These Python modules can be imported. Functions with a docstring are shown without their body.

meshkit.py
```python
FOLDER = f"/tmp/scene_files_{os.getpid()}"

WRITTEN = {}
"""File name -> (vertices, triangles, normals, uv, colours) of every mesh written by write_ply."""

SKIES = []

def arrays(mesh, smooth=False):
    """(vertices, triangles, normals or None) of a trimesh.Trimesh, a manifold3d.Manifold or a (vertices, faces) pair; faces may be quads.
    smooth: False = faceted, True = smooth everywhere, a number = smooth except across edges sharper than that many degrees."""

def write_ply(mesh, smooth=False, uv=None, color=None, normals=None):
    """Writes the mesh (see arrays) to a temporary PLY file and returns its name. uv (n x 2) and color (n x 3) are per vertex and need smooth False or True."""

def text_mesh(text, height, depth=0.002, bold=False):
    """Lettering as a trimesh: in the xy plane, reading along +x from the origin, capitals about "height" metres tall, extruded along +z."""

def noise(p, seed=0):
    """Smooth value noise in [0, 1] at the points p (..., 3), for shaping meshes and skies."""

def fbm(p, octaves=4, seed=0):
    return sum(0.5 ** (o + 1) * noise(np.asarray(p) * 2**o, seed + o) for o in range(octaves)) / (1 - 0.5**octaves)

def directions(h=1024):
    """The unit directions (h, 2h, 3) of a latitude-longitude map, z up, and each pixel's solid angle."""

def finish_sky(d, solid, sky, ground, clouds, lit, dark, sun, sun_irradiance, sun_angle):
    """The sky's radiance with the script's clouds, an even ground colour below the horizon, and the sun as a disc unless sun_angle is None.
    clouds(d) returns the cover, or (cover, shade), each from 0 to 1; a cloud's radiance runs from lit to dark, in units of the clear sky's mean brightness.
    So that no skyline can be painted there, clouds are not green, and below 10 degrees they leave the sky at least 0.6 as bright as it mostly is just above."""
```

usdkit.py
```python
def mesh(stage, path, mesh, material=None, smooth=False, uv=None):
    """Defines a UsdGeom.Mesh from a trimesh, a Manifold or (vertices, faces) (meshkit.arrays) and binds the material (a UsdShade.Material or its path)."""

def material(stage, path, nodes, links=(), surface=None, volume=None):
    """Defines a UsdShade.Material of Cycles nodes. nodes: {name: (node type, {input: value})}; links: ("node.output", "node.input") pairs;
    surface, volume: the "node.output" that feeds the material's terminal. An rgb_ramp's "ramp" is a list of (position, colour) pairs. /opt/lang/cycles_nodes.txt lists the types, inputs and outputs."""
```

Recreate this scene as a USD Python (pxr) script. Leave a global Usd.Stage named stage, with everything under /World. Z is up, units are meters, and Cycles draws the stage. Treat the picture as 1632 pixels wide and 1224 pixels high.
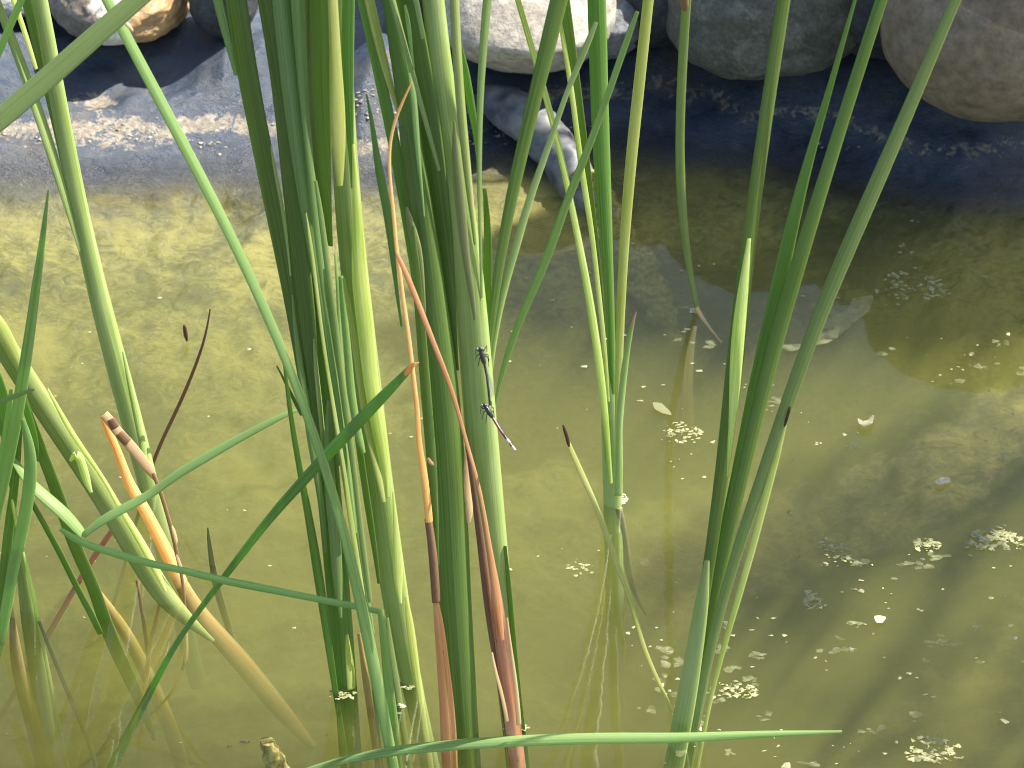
import math, random
import numpy as np, trimesh, usdkit, meshkit
from pxr import Usd, UsdGeom, UsdLux, UsdShade, Gf, Sdf, Vt
from scipy.interpolate import PchipInterpolator, CubicSpline
from shapely.geometry import Polygon, box as sbox

stage = Usd.Stage.CreateInMemory()
UsdGeom.SetStageUpAxis(stage, UsdGeom.Tokens.z)
UsdGeom.SetStageMetersPerUnit(stage, 1.0)
UsdGeom.Xform.Define(stage, '/World')
UsdGeom.Scope.Define(stage, '/World/Looks')

# ------------------------------------------------------------------ camera, sky, sun
CAM_H, PITCH, HFOV = 1.25, math.radians(33.0), math.radians(18.0)
EXPOSURE = 1.25
SUN_EL, SUN_BACK = math.radians(50), math.radians(24)          # sun stands right of and beyond the pond
cam = UsdGeom.Camera.Define(stage, '/World/camera')
cam.AddTranslateOp().Set(Gf.Vec3d(0, 0, CAM_H))
cam.AddRotateXOp().Set(90 - math.degrees(PITCH))
cam.CreateHorizontalApertureAttr(36.0)
cam.CreateVerticalApertureAttr(27.0)
cam.CreateFocalLengthAttr(18.0 / math.tan(HFOV / 2))
cam.CreateClippingRangeAttr(Gf.Vec2f(0.05, 500))
cam.CreateFStopAttr(22.0)
cam.CreateFocusDistanceAttr(2.05)
cam.CreateExposureAttr(EXPOSURE)

SUN = np.array([math.cos(SUN_EL) * math.cos(SUN_BACK), math.cos(SUN_EL) * math.sin(SUN_BACK), math.sin(SUN_EL)])
sky = UsdLux.DomeLight.Define(stage, '/World/sky')
skym = usdkit.material(stage, '/World/Looks/sky_light', {
    's': ('sky_texture', {'sky_type': 'single_scattering', 'sun_disc': False, 'sun_elevation': SUN_EL,
                          'sun_rotation': math.atan2(SUN[0], SUN[1]), 'aerosol_density': 2.5}),
    'b': ('background_shader', {'strength': 0.085})}, [('s.color', 'b.color')], surface='b.background')
UsdShade.MaterialBindingAPI.Apply(sky.GetPrim()).Bind(skym)
sky.GetPrim().SetCustomDataByKey('kind', 'structure')
sun = UsdLux.DistantLight.Define(stage, '/World/sun')
sun.CreateIntensityAttr(1.25)
sun.CreateAngleAttr(0.5)
sun.CreateNormalizeAttr(True)
sun.CreateColorAttr(Gf.Vec3f(1.0, 0.95, 0.86))
zq = Gf.Rotation(Gf.Vec3d(0, 0, 1), Gf.Vec3d(*SUN.tolist()))
sun.AddTransformOp().Set(Gf.Matrix4d().SetRotate(zq))

# ------------------------------------------------------------------ helpers
EYE = np.array([0, 0, CAM_H])
TX = math.tan(HFOV / 2)
FWD = np.array([0, math.cos(PITCH), -math.sin(PITCH)])
UP = np.array([0, math.sin(PITCH), math.cos(PITCH)])
RIGHT = np.array([1.0, 0, 0])

def ray(x, y):
    u = (x - 816) / 816 * TX
    v = (612 - y) / 816 * TX
    return FWD + u * RIGHT + v * UP

def ground(x, y, z=0.0):
    d = ray(x, y)
    return EYE + d * ((z - CAM_H) / d[2])

def onplane(x, y, yb, k=0.0):
    """the point seen at a place of the photograph on the leaning plane  Y = yb + k*Z"""
    d = ray(x, y)
    t = (yb - EYE[1] + k * EYE[2]) / (d[1] - k * d[2])
    return EYE + d * t

def pxsize(p):
    return np.dot(np.asarray(p) - EYE, FWD) * TX / 816

COUNT = {}
def numbered(parent, name):
    key = parent + '/' + name
    n = COUNT.get(key, 0)
    COUNT[key] = n + 1
    return key if n == 0 else f'{key}_{n:03d}'

def tag(prim, label=None, cat=None, group=None, kind=None):
    for k, v in (('label', label), ('category', cat), ('group', group), ('kind', kind)):
        if v:
            prim.SetCustomDataByKey(k, v)
    return prim

def thing(name, label, cat, loc, group=None):
    x = UsdGeom.Xform.Define(stage, numbered('/World', name))
    x.AddTranslateOp().Set(Gf.Vec3d(*[float(v) for v in loc]))
    tag(x.GetPrim(), label, cat, group)
    return x.GetPrim(), np.asarray(loc, float)

def obj(name, mesh, mat, parent=None, smooth=40, uv=None, origin=None):
    path = numbered(str(parent.GetPath()) if parent else '/World', name)
    if isinstance(mesh, tuple):
        v, f = np.asarray(mesh[0], float), mesh[1]
    else:
        v, f = np.asarray(mesh.vertices, float), mesh.faces
    if origin is not None:
        v = v - origin
    m = usdkit.mesh(stage, path, (v, f), mat, smooth=smooth, uv=uv)
    return m.GetPrim()

L = '/World/Looks/'
def mat(name, nodes, links, surface='out.BSDF', volume=None):
    return usdkit.material(stage, L + name, nodes, links, surface=surface, volume=volume)

# ------------------------------------------------------------------ materials
def leaf_material(name, dark, light, edge, rough=0.36, transl=0.42, spots=0.0, spotcol=(.35, .22, .08), fade=None):
    """streaked blade: stripes run along the blade (st.x across in metres, st.y along in metres)"""
    n = {'tc': ('texture_coordinate', {}),
         'map': ('mapping', {'scale': (1250.0, 4.0, 1.0)}),
         'streak': ('noise_texture', {'scale': 1.0, 'detail': 3.0, 'roughness': 0.6}),
         'map2': ('mapping', {'scale': (120.0, 14.0, 1.0)}),
         'patch': ('noise_texture', {'scale': 1.0, 'detail': 3.0, 'roughness': 0.55}),
         'oi': ('object_info', {}),
         'ramp': ('rgb_ramp', {'ramp': [(0.34, dark), (0.5, tuple((a + b) / 2 for a, b in zip(dark, light))), (0.66, light)]}),
         'pr': ('map_range', {'from_min': 0.35, 'from_max': 0.7, 'to_min': 0.0, 'to_max': 0.75, 'clamp': True}),
         'mixp': ('mix_color', {'blend_type': 'mix', 'b': edge}),
         'hv': ('map_range', {'from_min': 0.0, 'from_max': 1.0, 'to_min': 0.485, 'to_max': 0.515}),
         'vv': ('map_range', {'from_min': 0.0, 'from_max': 1.0, 'to_min': 0.82, 'to_max': 1.22}),
         'hsv': ('hsv', {'saturation': 1.0}),
         'map3': ('mapping', {'scale': (500.0, 160.0, 1.0)}),
         'spot': ('noise_texture', {'scale': 1.0, 'detail': 2.0}),
         'sr': ('map_range', {'from_min': 0.66, 'from_max': 0.74, 'to_min': 0.0, 'to_max': spots, 'clamp': True}),
         'mixs': ('mix_color', {'blend_type': 'mix', 'b': spotcol}),
         'bump': ('bump', {'strength': 0.25, 'distance': 0.0006}),
         'p': ('principled_bsdf', {'roughness': rough, 'specular_ior_level': 0.45}),
         't': ('translucent_bsdf', {}) if False else ('diffuse_bsdf', {}),
         }
    n['t'] = ('translucent_bsdf', {})
    n['br'] = ('hsv', {'saturation': 1.15, 'value': 1.6})
    n['out'] = ('mix_closure', {'fac': transl})
    l = [('tc.UV', 'map.vector'), ('map.vector', 'streak.vector'), ('tc.UV', 'map2.vector'), ('map2.vector', 'patch.vector'),
         ('tc.UV', 'map3.vector'), ('map3.vector', 'spot.vector'), ('streak.fac', 'ramp.fac'), ('patch.fac', 'pr.value'),
         ('ramp.color', 'mixp.a'), ('pr.result', 'mixp.fac'), ('oi.random', 'hv.value'), ('oi.random', 'vv.value'),
         ('hv.result', 'hsv.hue'), ('vv.result', 'hsv.value'), ('mixp.result', 'hsv.color'),
         ('hsv.color', 'mixs.a'), ('spot.fac', 'sr.value'), ('sr.result', 'mixs.fac'), ('mixs.result', 'p.base_color'),
         ('streak.fac', 'bump.height'), ('bump.normal', 'p.normal'), ('mixs.result', 'br.color'), ('br.color', 't.color'),
         ('p.BSDF', 'out.closure1'), ('t.BSDF', 'out.closure2')]
    return mat(name, n, l, 'out.closure')

M = {}
M['green'] = leaf_material('leaf_green', (.110, .200, .036), (.240, .355, .090), (.210, .325, .095), spots=.25)
M['blue'] = leaf_material('leaf_bluegreen', (.195, .300, .090), (.350, .465, .185), (.300, .415, .160), spots=.12)
M['yellow'] = leaf_material('leaf_yellowgreen', (.320, .410, .055), (.530, .600, .190), (.640, .650, .340), spots=.12)
M['stem'] = leaf_material('stem_green', (.190, .290, .050), (.365, .485, .135), (.450, .535, .230), transl=.14, spots=.12)
M['dry'] = leaf_material('leaf_dry_orange', (.560, .260, .075), (.790, .480, .190), (.740, .530, .280), rough=.6, transl=.3, spots=.7, spotcol=(.20, .07, .02))
M['straw'] = leaf_material('leaf_straw', (.560, .430, .210), (.740, .620, .380), (.600, .420, .200), rough=.6, transl=.3, spots=.5, spotcol=(.33, .17, .06))
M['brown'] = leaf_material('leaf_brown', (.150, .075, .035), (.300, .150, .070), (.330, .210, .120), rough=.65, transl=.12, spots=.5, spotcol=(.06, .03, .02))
M['red'] = leaf_material('sheath_red', (.390, .125, .048), (.620, .310, .150), (.660, .450, .300), rough=.55, transl=.22, spots=.7, spotcol=(.13, .03, .02))
M['tip'] = leaf_material('leaf_dead_tip', (.060, .020, .014), (.130, .045, .025), (.090, .050, .030), rough=.7, transl=.05)
M['paper'] = leaf_material('papery_sheath', (.210, .300, .085), (.330, .400, .150), (.380, .380, .200), rough=.6, transl=.3, spots=.3)
M['drown'] = leaf_material('drowned_stalk', (.300, .190, .050), (.460, .300, .100), (.400, .300, .100), rough=.7, transl=.05, spots=.6, spotcol=(.18, .12, .03))
M['drowngreen'] = leaf_material('drowned_leaf', (.120, .150, .060), (.240, .260, .120), (.300, .280, .120), rough=.7, transl=.05, spots=.5, spotcol=(.12, .10, .03))

M['rock'] = {}
def rock_material(name, a, b, c, vein=(.62, .58, .50), veinamt=.0, scale=22.0, patch=(.5, .3, .1), patchamt=0.0, side=None):
    n = {'g': ('geometry', {}),
         'n1': ('noise_texture', {'scale': scale, 'detail': 6.0, 'roughness': 0.62, 'distortion': 0.6}),
         'n2': ('noise_texture', {'scale': scale * 9, 'detail': 4.0, 'roughness': 0.7}),
         'n3': ('noise_texture', {'scale': scale * .55, 'detail': 5.0, 'roughness': 0.6, 'distortion': 1.3}),
         'v': ('voronoi_texture', {'scale': 900.0}),
         'r': ('rgb_ramp', {'ramp': [(0.30, a), (0.5, b), (0.68, c)]}),
         'f': ('map_range', {'from_min': .3, 'from_max': .75, 'to_min': .55, 'to_max': 1.25}),
         'mul': ('hsv', {}),
         'pr': ('map_range', {'from_min': .54, 'from_max': .62, 'to_min': 0.0, 'to_max': veinamt, 'clamp': True}),
         'mv': ('mix_color', {'blend_type': 'mix', 'b': vein}),
         'pr2': ('map_range', {'from_min': .42, 'from_max': .36, 'to_min': 0.0, 'to_max': patchamt, 'clamp': True}),
         'mp': ('mix_color', {'blend_type': 'mix', 'b': patch}),
         'add': ('math', {'math_type': 'add'}),
         'bump': ('bump', {'strength': 0.5, 'distance': 0.003}),
         'out': ('principled_bsdf', {'roughness': 0.72, 'specular_ior_level': .35})}
    l = [('g.position', 'n1.vector'), ('g.position', 'n2.vector'), ('g.position', 'n3.vector'), ('n1.fac', 'r.fac'), ('n2.fac', 'f.value'),
         ('f.result', 'mul.value'), ('r.color', 'mv.a'), ('n3.fac', 'pr.value'), ('pr.result', 'mv.fac'),
         ('mv.result', 'mp.a'), ('n3.fac', 'pr2.value'), ('pr2.result', 'mp.fac'), ('mp.result', 'mul.color'), ('mul.color', 'out.base_color'),
         ('n1.fac', 'add.value1'), ('n2.fac', 'add.value2'), ('add.value', 'bump.height'), ('bump.normal', 'out.normal')]
    n.pop('v')
    if side:                                                            # quartz and rust-coloured face on the right part of the stone
        x0, quartz, rust = side
        n |= {'sx': ('separate_xyz', {}), 'q1': ('map_range', {'from_min': x0 - .035, 'from_max': x0 - .005, 'to_min': -.12, 'to_max': .16, 'clamp': True}),
              'qs': ('math', {'math_type': 'add'}), 'qr': ('map_range', {'from_min': .50, 'from_max': .56, 'to_min': 0, 'to_max': .95, 'clamp': True}), 'mq': ('mix_color', {'b': quartz}),
              'q2': ('map_range', {'from_min': x0 - .004, 'from_max': x0 + .012, 'to_min': -.3, 'to_max': .16, 'clamp': True}),
              'ro': ('math', {'math_type': 'add'}), 'rr': ('map_range', {'from_min': .54, 'from_max': .60, 'to_min': 0, 'to_max': .9, 'clamp': True}), 'mr': ('mix_color', {'b': rust})}
        l.remove(('mp.result', 'mul.color'))
        l += [('g.position', 'sx.vector'), ('sx.x', 'q1.value'), ('sx.x', 'q2.value'), ('n3.fac', 'qs.value1'), ('q1.result', 'qs.value2'), ('qs.value', 'qr.value'), ('qr.result', 'mq.fac'), ('mp.result', 'mq.a'),
              ('n1.fac', 'ro.value1'), ('q2.result', 'ro.value2'), ('ro.value', 'rr.value'), ('rr.result', 'mr.fac'), ('mq.result', 'mr.a'), ('mr.result', 'mul.color')]
    return mat(name, n, l)

R_PALE = rock_material('boulder_pale', (.30, .265, .215), (.43, .39, .325), (.50, .46, .395), vein=(.34, .30, .25), veinamt=.2, scale=18)
R_GREEN = rock_material('boulder_greenish', (.070, .074, .058), (.115, .120, .095), (.185, .185, .150), vein=(.22, .23, .19), veinamt=.5, scale=38)
R_TAN = rock_material('boulder_tan', (.205, .150, .095), (.250, .190, .125), (.305, .240, .165), vein=(.19, .165, .135), veinamt=.4, scale=9)
R_WHITE = rock_material('boulder_quartz', (.085, .072, .055), (.16, .135, .105), (.26, .22, .18), vein=(.40, .36, .30), veinamt=.5, scale=20, side=(ground(235, 30)[0], (.66, .63, .58), (.44, .26, .09)))
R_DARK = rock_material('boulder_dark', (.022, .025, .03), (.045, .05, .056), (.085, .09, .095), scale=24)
R_GREY = rock_material('boulder_bluegrey', (.17, .175, .18), (.27, .275, .28), (.36, .36, .35), scale=20)

# liner: dusty blue-grey sheet above the water, limescale band at the old waterline, algae felt below
liner_nodes = {
    'g': ('geometry', {}), 'xyz': ('separate_xyz', {}),
    'nw': ('noise_texture', {'scale': 9.0, 'detail': 4.0, 'roughness': .6, 'distortion': .8}),
    'nd': ('noise_texture', {'scale': 34.0, 'detail': 7.0, 'roughness': .68, 'distortion': 1.6}),
    'nf': ('noise_texture', {'scale': 230.0, 'detail': 5.0, 'roughness': .7}),
    'nc': ('noise_texture', {'scale': 105.0, 'detail': 8.0, 'roughness': .76, 'distortion': .5}),
    'cadd': ('math', {'math_type': 'multiply_add', 'value2': .30}),
    # dry liner colour
    'dust': ('rgb_ramp', {'ramp': [(.34, (.044, .066, .102)), (.48, (.052, .071, .102)), (.60, (.070, .083, .102)), (.76, (.13, .134, .14))]}),
    'mud': ('map_range', {'from_min': .56, 'from_max': .64, 'to_min': 0.0, 'to_max': .7, 'clamp': True}),
    'mudmix': ('mix_color', {'b': (.13, .122, .105)}),
    # crust mask by height
    'zn': ('math', {'math_type': 'multiply_add', 'value2': .016, 'value3': -.008}),
    'zc': ('math', {'math_type': 'add'}),
    'cr': ('rgb_ramp', {'ramp': [(0.0, (0, 0, 0)), (.34, (.05, .05, .05)), (.46, (.8, .8, .8)), (.54, (1, 1, 1)), (.60, (.8, .8, .8)), (.68, (.05, .05, .05)), (1.0, (0, 0, 0))]}),
    'zr': ('map_range', {'from_min': 0.0, 'from_max': .040, 'to_min': 0.0, 'to_max': 1.0, 'clamp': True}),
    'brk': ('map_range', {'from_min': .735, 'from_max': .785, 'to_min': 0.0, 'to_max': .9, 'clamp': True}),
    
    'crmix': ('mix_color', {}), 'crcol': ('rgb_ramp', {'ramp': [(.35, (.19, .15, .09)), (.55, (.36, .31, .235)), (.7, (.52, .48, .40))]}),
    'xw': ('map_range', {'from_min': -.10, 'from_max': .12, 'to_min': .04, 'to_max': -.035, 'clamp': True}), 'xadd': ('math', {'math_type': 'add'}),
    'wetd': ('map_range', {'from_min': .006, 'from_max': .015, 'to_min': .42, 'to_max': 1.0, 'clamp': True}), 'wetm': ('hsv', {}),
    'edge': ('map_range', {'from_min': -.003, 'from_max': -.022, 'to_min': .30, 'to_max': 1.0, 'clamp': True}), 'edgem': ('hsv', {}),
    # algae
    'amap': ('mapping', {'scale': (1.0, 1.9, 1.0), 'rotation': (0, 0, .35)}),
    'an': ('noise_texture', {'scale': 48.0, 'detail': 9.0, 'roughness': .78, 'distortion': 3.2}),
    'an2': ('noise_texture', {'scale': 7.0, 'detail': 4.0, 'roughness': .6, 'distortion': 1.0}),
    'asum': ('math', {'math_type': 'multiply_add', 'value2': .55}),
    'asc': ('math', {'math_type': 'multiply', 'value2': .62}),
    'alg': ('rgb_ramp', {'ramp': [(.28, (.006, .008, .004)), (.45, (.030, .033, .012)), (.54, (.115, .106, .024)), (.65, (.360, .320, .080))]}),
    'wet': ('map_range', {'from_min': .004, 'from_max': -.006, 'to_min': 0.0, 'to_max': 1.0, 'clamp': True}),
    'zw': ('math', {'math_type': 'multiply_add', 'value2': .010, 'value3': -.005}), 'zw2': ('math', {'math_type': 'add'}),
    'fin': ('mix_color', {}),
    'ro': ('map_range', {'from_min': .35, 'from_max': .65, 'to_min': .22, 'to_max': .55, 'clamp': True}),
    'hs': ('math', {'math_type': 'add'}),
    'bump': ('bump', {'strength': .55, 'distance': .004}),
    'out': ('principled_bsdf', {'specular_ior_level': .6})}
liner_links = [
    ('g.position', 'xyz.vector'), ('g.position', 'nw.vector'), ('g.position', 'nd.vector'), ('g.position', 'nf.vector'),
    ('nd.fac', 'dust.fac'), ('nw.fac', 'mud.value'), ('mud.result', 'mudmix.fac'), ('dust.color', 'mudmix.a'),
    ('nd.fac', 'zn.value1'), ('zn.value', 'zc.value1'), ('xyz.z', 'zc.value2'), ('zc.value', 'zr.value'), ('zr.result', 'cr.fac'),
    ('cr.color', 'cadd.value1'), ('nc.fac', 'cadd.value3'), ('g.position', 'nc.vector'), ('cadd.value', 'xadd.value1'), ('xyz.x', 'xw.value'), ('xw.result', 'xadd.value2'), ('xadd.value', 'brk.value'), ('nf.fac', 'crcol.fac'), ('crcol.color', 'crmix.b'), ('brk.result', 'crmix.fac'), ('mudmix.result', 'crmix.a'),
    ('g.position', 'amap.vector'), ('amap.vector', 'an.vector'), ('g.position', 'an2.vector'),
    ('an2.fac', 'asc.value1'), ('an.fac', 'asum.value1'), ('asc.value', 'asum.value3'), ('asum.value', 'alg.fac'),
    ('nd.fac', 'zw.value1'), ('zw.value', 'zw2.value1'), ('xyz.z', 'zw2.value2'), ('zw2.value', 'wet.value'),
    ('zc.value', 'wetd.value'), ('wetd.result', 'wetm.value'), ('crmix.result', 'wetm.color'), ('zw2.value', 'edge.value'), ('edge.result', 'edgem.value'), ('alg.color', 'edgem.color'), ('wetm.color', 'fin.a'), ('edgem.color', 'fin.b'), ('wet.result', 'fin.fac'), ('fin.result', 'out.base_color'),
    ('nd.fac', 'ro.value'), ('ro.result', 'out.roughness'), ('nc.fac', 'hs.value1'), ('an.fac', 'hs.value2'), ('hs.value', 'bump.height'), ('bump.normal', 'out.normal')]
M['liner'] = mat('liner', liner_nodes, liner_links)

M['soil'] = mat('soil', {'g': ('geometry', {}), 'n': ('noise_texture', {'scale': 30.0, 'detail': 7.0, 'roughness': .65}),
                         'r': ('rgb_ramp', {'ramp': [(.3, (.05, .038, .027)), (.7, (.16, .125, .09))]}), 'b': ('bump', {'strength': .8, 'distance': .01}),
                         'out': ('principled_bsdf', {'roughness': .9})},
                [('g.position', 'n.vector'), ('n.fac', 'r.fac'), ('r.color', 'out.base_color'), ('n.fac', 'b.height'), ('b.normal', 'out.normal')])

M['water'] = mat('water', {
    'g': ('geometry', {}), 'n': ('noise_texture', {'scale': 38.0, 'detail': 2.0, 'roughness': .5}), 'b': ('bump', {'strength': .05, 'distance': .002}),
    'fr': ('fresnel', {'IOR': 1.33}), 'inv': ('math', {'math_type': 'subtract', 'value1': 1.0}), 'mu': ('math', {'math_type': 'multiply'}),
    't': ('emission', {}), 'gl': ('glossy_bsdf', {'color': (1, 1, 1), 'roughness': 0.03}), 'out': ('mix_closure', {}),
    'v': ('principled_volume', {'color': (.505, .52, .125), 'density': 7.2, 'anisotropy': 0.2})} | {'t': ('transparent_bsdf', {'color': (1, 1, 1)})},
    [('g.position', 'n.vector'), ('n.fac', 'b.height'), ('b.normal', 'fr.normal'), ('b.normal', 'gl.normal'), ('g.backfacing', 'inv.value2'),
     ('fr.fac', 'mu.value1'), ('inv.value', 'mu.value2'), ('mu.value', 'out.fac'), ('t.BSDF', 'out.closure1'), ('gl.BSDF', 'out.closure2')],
    'out.closure', volume='v.volume')

def plain(name, c, rough=.6, c2=None, scale=300.0, transl=0.0, spec=.4):
    n = {'g': ('geometry', {}), 'n': ('noise_texture', {'scale': scale, 'detail': 3.0}),
         'r': ('rgb_ramp', {'ramp': [(.35, c), (.65, c2 or tuple(min(1, x * 1.5) for x in c))]}), 'p': ('principled_bsdf', {'roughness': rough, 'specular_ior_level': spec}),
         't': ('translucent_bsdf', {}), 'out': ('mix_closure', {'fac': transl})}
    return mat(name, n, [('g.position', 'n.vector'), ('n.fac', 'r.fac'), ('r.color', 'p.base_color'), ('r.color', 't.color'), ('p.BSDF', 'out.closure1'), ('t.BSDF', 'out.closure2')], 'out.closure')

M['crust'] = plain('lime_crust', (.30, .25, .17), .85, (.56, .51, .42))
M['scum'] = plain('scum', (.28, .29, .13), .8, (.46, .45, .25), transl=.2)
M['speck'] = plain('speck', (.28, .28, .15), .75, (.48, .46, .28), transl=.2)
M['foam'] = plain('foam', (.42, .40, .26), .7, (.62, .59, .42))
M['film'] = mat('film', {'t': ('transparent_bsdf', {'color': (1, 1, 1)}), 'g': ('geometry', {}), 'n': ('noise_texture', {'scale': 160.0, 'detail': 4.0}),
                         'r': ('map_range', {'from_min': .35, 'from_max': .65, 'to_min': .03, 'to_max': .28, 'clamp': True}),
                         'p': ('principled_bsdf', {'base_color': (.26, .27, .14), 'roughness': .5}), 'out': ('mix_closure', {})},
               [('g.position', 'n.vector'), ('n.fac', 'r.value'), ('r.result', 'out.fac'), ('t.BSDF', 'out.closure1'), ('p.BSDF', 'out.closure2')], 'out.closure')
M['fold'] = plain('dusty_liner_fold', (.060, .068, .082), .5, (.21, .21, .205), scale=55)
M['algae'] = plain('algae_tuft', (.17, .15, .035), .9, (.38, .33, .10))
M['black'] = plain('insect_black', (.012, .012, .014), .35, (.05, .045, .04), scale=900, spec=.6)
M['insectred'] = plain('insect_red', (.16, .035, .045), .35, (.30, .09, .10), scale=900, spec=.6)
M['insectpale'] = plain('insect_pale', (.45, .40, .38), .4, (.70, .66, .60), scale=900)
M['eye'] = plain('insect_eye', (.10, .10, .09), .25, (.28, .28, .25), scale=1500)
M['wing'] = mat('wing', {'t': ('transparent_bsdf', {'color': (1, 1, 1)}), 'p': ('principled_bsdf', {'base_color': (.25, .25, .22), 'roughness': .35}), 'out': ('mix_closure', {'fac': .16})},
                [('t.BSDF', 'out.closure1'), ('p.BSDF', 'out.closure2')], 'out.closure')
M['bark'] = plain('shrub_bark', (.07, .05, .035), .85, (.16, .12, .09), scale=60)
M['shrubleaf'] = plain('shrub_leaf', (.05, .09, .025), .45, (.09, .15, .04), scale=12, transl=.3)

# ------------------------------------------------------------------ terrain: pond liner
SH = np.array([[-900, 300], [-400, 296], [0, 290], [300, 291], [600, 284], [830, 268], [1050, 254], [1250, 270], [1420, 300], [1632, 322], [2000, 345], [2600, 360]], float)
sh_pts = np.array([ground(x, y)[:2] for x, y in SH])
shore = PchipInterpolator(sh_pts[:, 0], sh_pts[:, 1], extrapolate=True)

def height(x, y):
    x, y = np.asarray(x, float), np.asarray(y, float)
    s = y - shore(np.clip(x, sh_pts[0, 0], sh_pts[-1, 0]))                # distance beyond the far shore
    p = np.stack([x * 9, y * 9, 0 * x], -1)
    q = np.stack([x * 26, y * 26, 0 * x + 3], -1)
    n1, n2 = meshkit.fbm(p, 3, 5) - .5, meshkit.fbm(q, 3, 9) - .5
    up = np.interp(s, [0, .03, .08, .15, .40, 1.5], [0, .013, .033, .050, .068, .10])
    dn = -np.interp(-s, [0, .04, .12, .30, .55, .80, 1.2], [0, .016, .040, .105, .185, .24, .26])
    z = np.where(s > 0, up, dn)
    fold = np.clip((s + .03) / .1, 0, 1)
    z = z + fold * (.050 * n1 + .012 * n2) * np.clip(1.2 - s * 2, .2, 1)
    z = z + (1 - fold) * (.020 * n1 + .014 * n2) * np.clip(-s / .12, 0, 1)
    # a soft upright fold of the sheet left of centre
    fx = ground(585, 150)[0]
    z = z + .022 * np.exp(-((x - fx - .15 * s) / .022) ** 2) * np.clip(s / .05, 0, 1)
    # near and side banks, out of view
    z = np.maximum(z, np.interp(y, [.45, .62, 1.0], [.12, .09, -.5]))
    z = np.maximum(z, np.interp(np.abs(x), [0, .95, 1.35, 1.6], [-.5, -.5, .08, .12]))
    return z

xs = np.concatenate([np.linspace(-1.6, -.56, 40)[:-1], np.linspace(-.56, .56, 330), np.linspace(.56, 1.6, 40)[1:]])
ys = np.concatenate([np.linspace(.45, 1.35, 50)[:-1], np.linspace(1.35, 2.6, 330), np.linspace(2.6, 3.2, 20)[1:]])
X, Y = np.meshgrid(xs, ys)
Z = height(X, Y)
# algae felt: fine lumps under water
fz = (meshkit.fbm(np.stack([X * 70, Y * 110, 0 * X], -1), 4, 21) - .5) * .012
Z = Z + np.where(Z < -.004, fz, fz * .08)
nx, ny = len(xs), len(ys)
idx = np.arange(nx * ny).reshape(ny, nx)
F = np.concatenate([np.stack([idx[:-1, :-1], idx[:-1, 1:], idx[1:, 1:]], -1).reshape(-1, 3), np.stack([idx[:-1, :-1], idx[1:, 1:], idx[1:, :-1]], -1).reshape(-1, 3)])
tag(obj('pond_liner', (np.stack([X, Y, Z], -1).reshape(-1, 3), F), M['liner'], smooth=True), 'blue-grey pond liner with limescale line, algae covered below the water', kind='structure')

ringp = sbox(-40, -40, 40, 40).difference(sbox(-1.57, .48, 1.57, 3.17))
soil = trimesh.creation.extrude_polygon(ringp, .3, engine='earcut')
soil.apply_translation([0, 0, -.2])
tag(obj('ground', soil, M['soil'], smooth=False), 'bare earth around the pond', kind='structure')

water = trimesh.creation.box((3.16, 2.68, .5))
water.apply_translation([0, .5 + 1.34 - .01, -.25])
tag(obj('water', water, M['water'], smooth=False), 'still murky green pond water', kind='structure')

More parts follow.
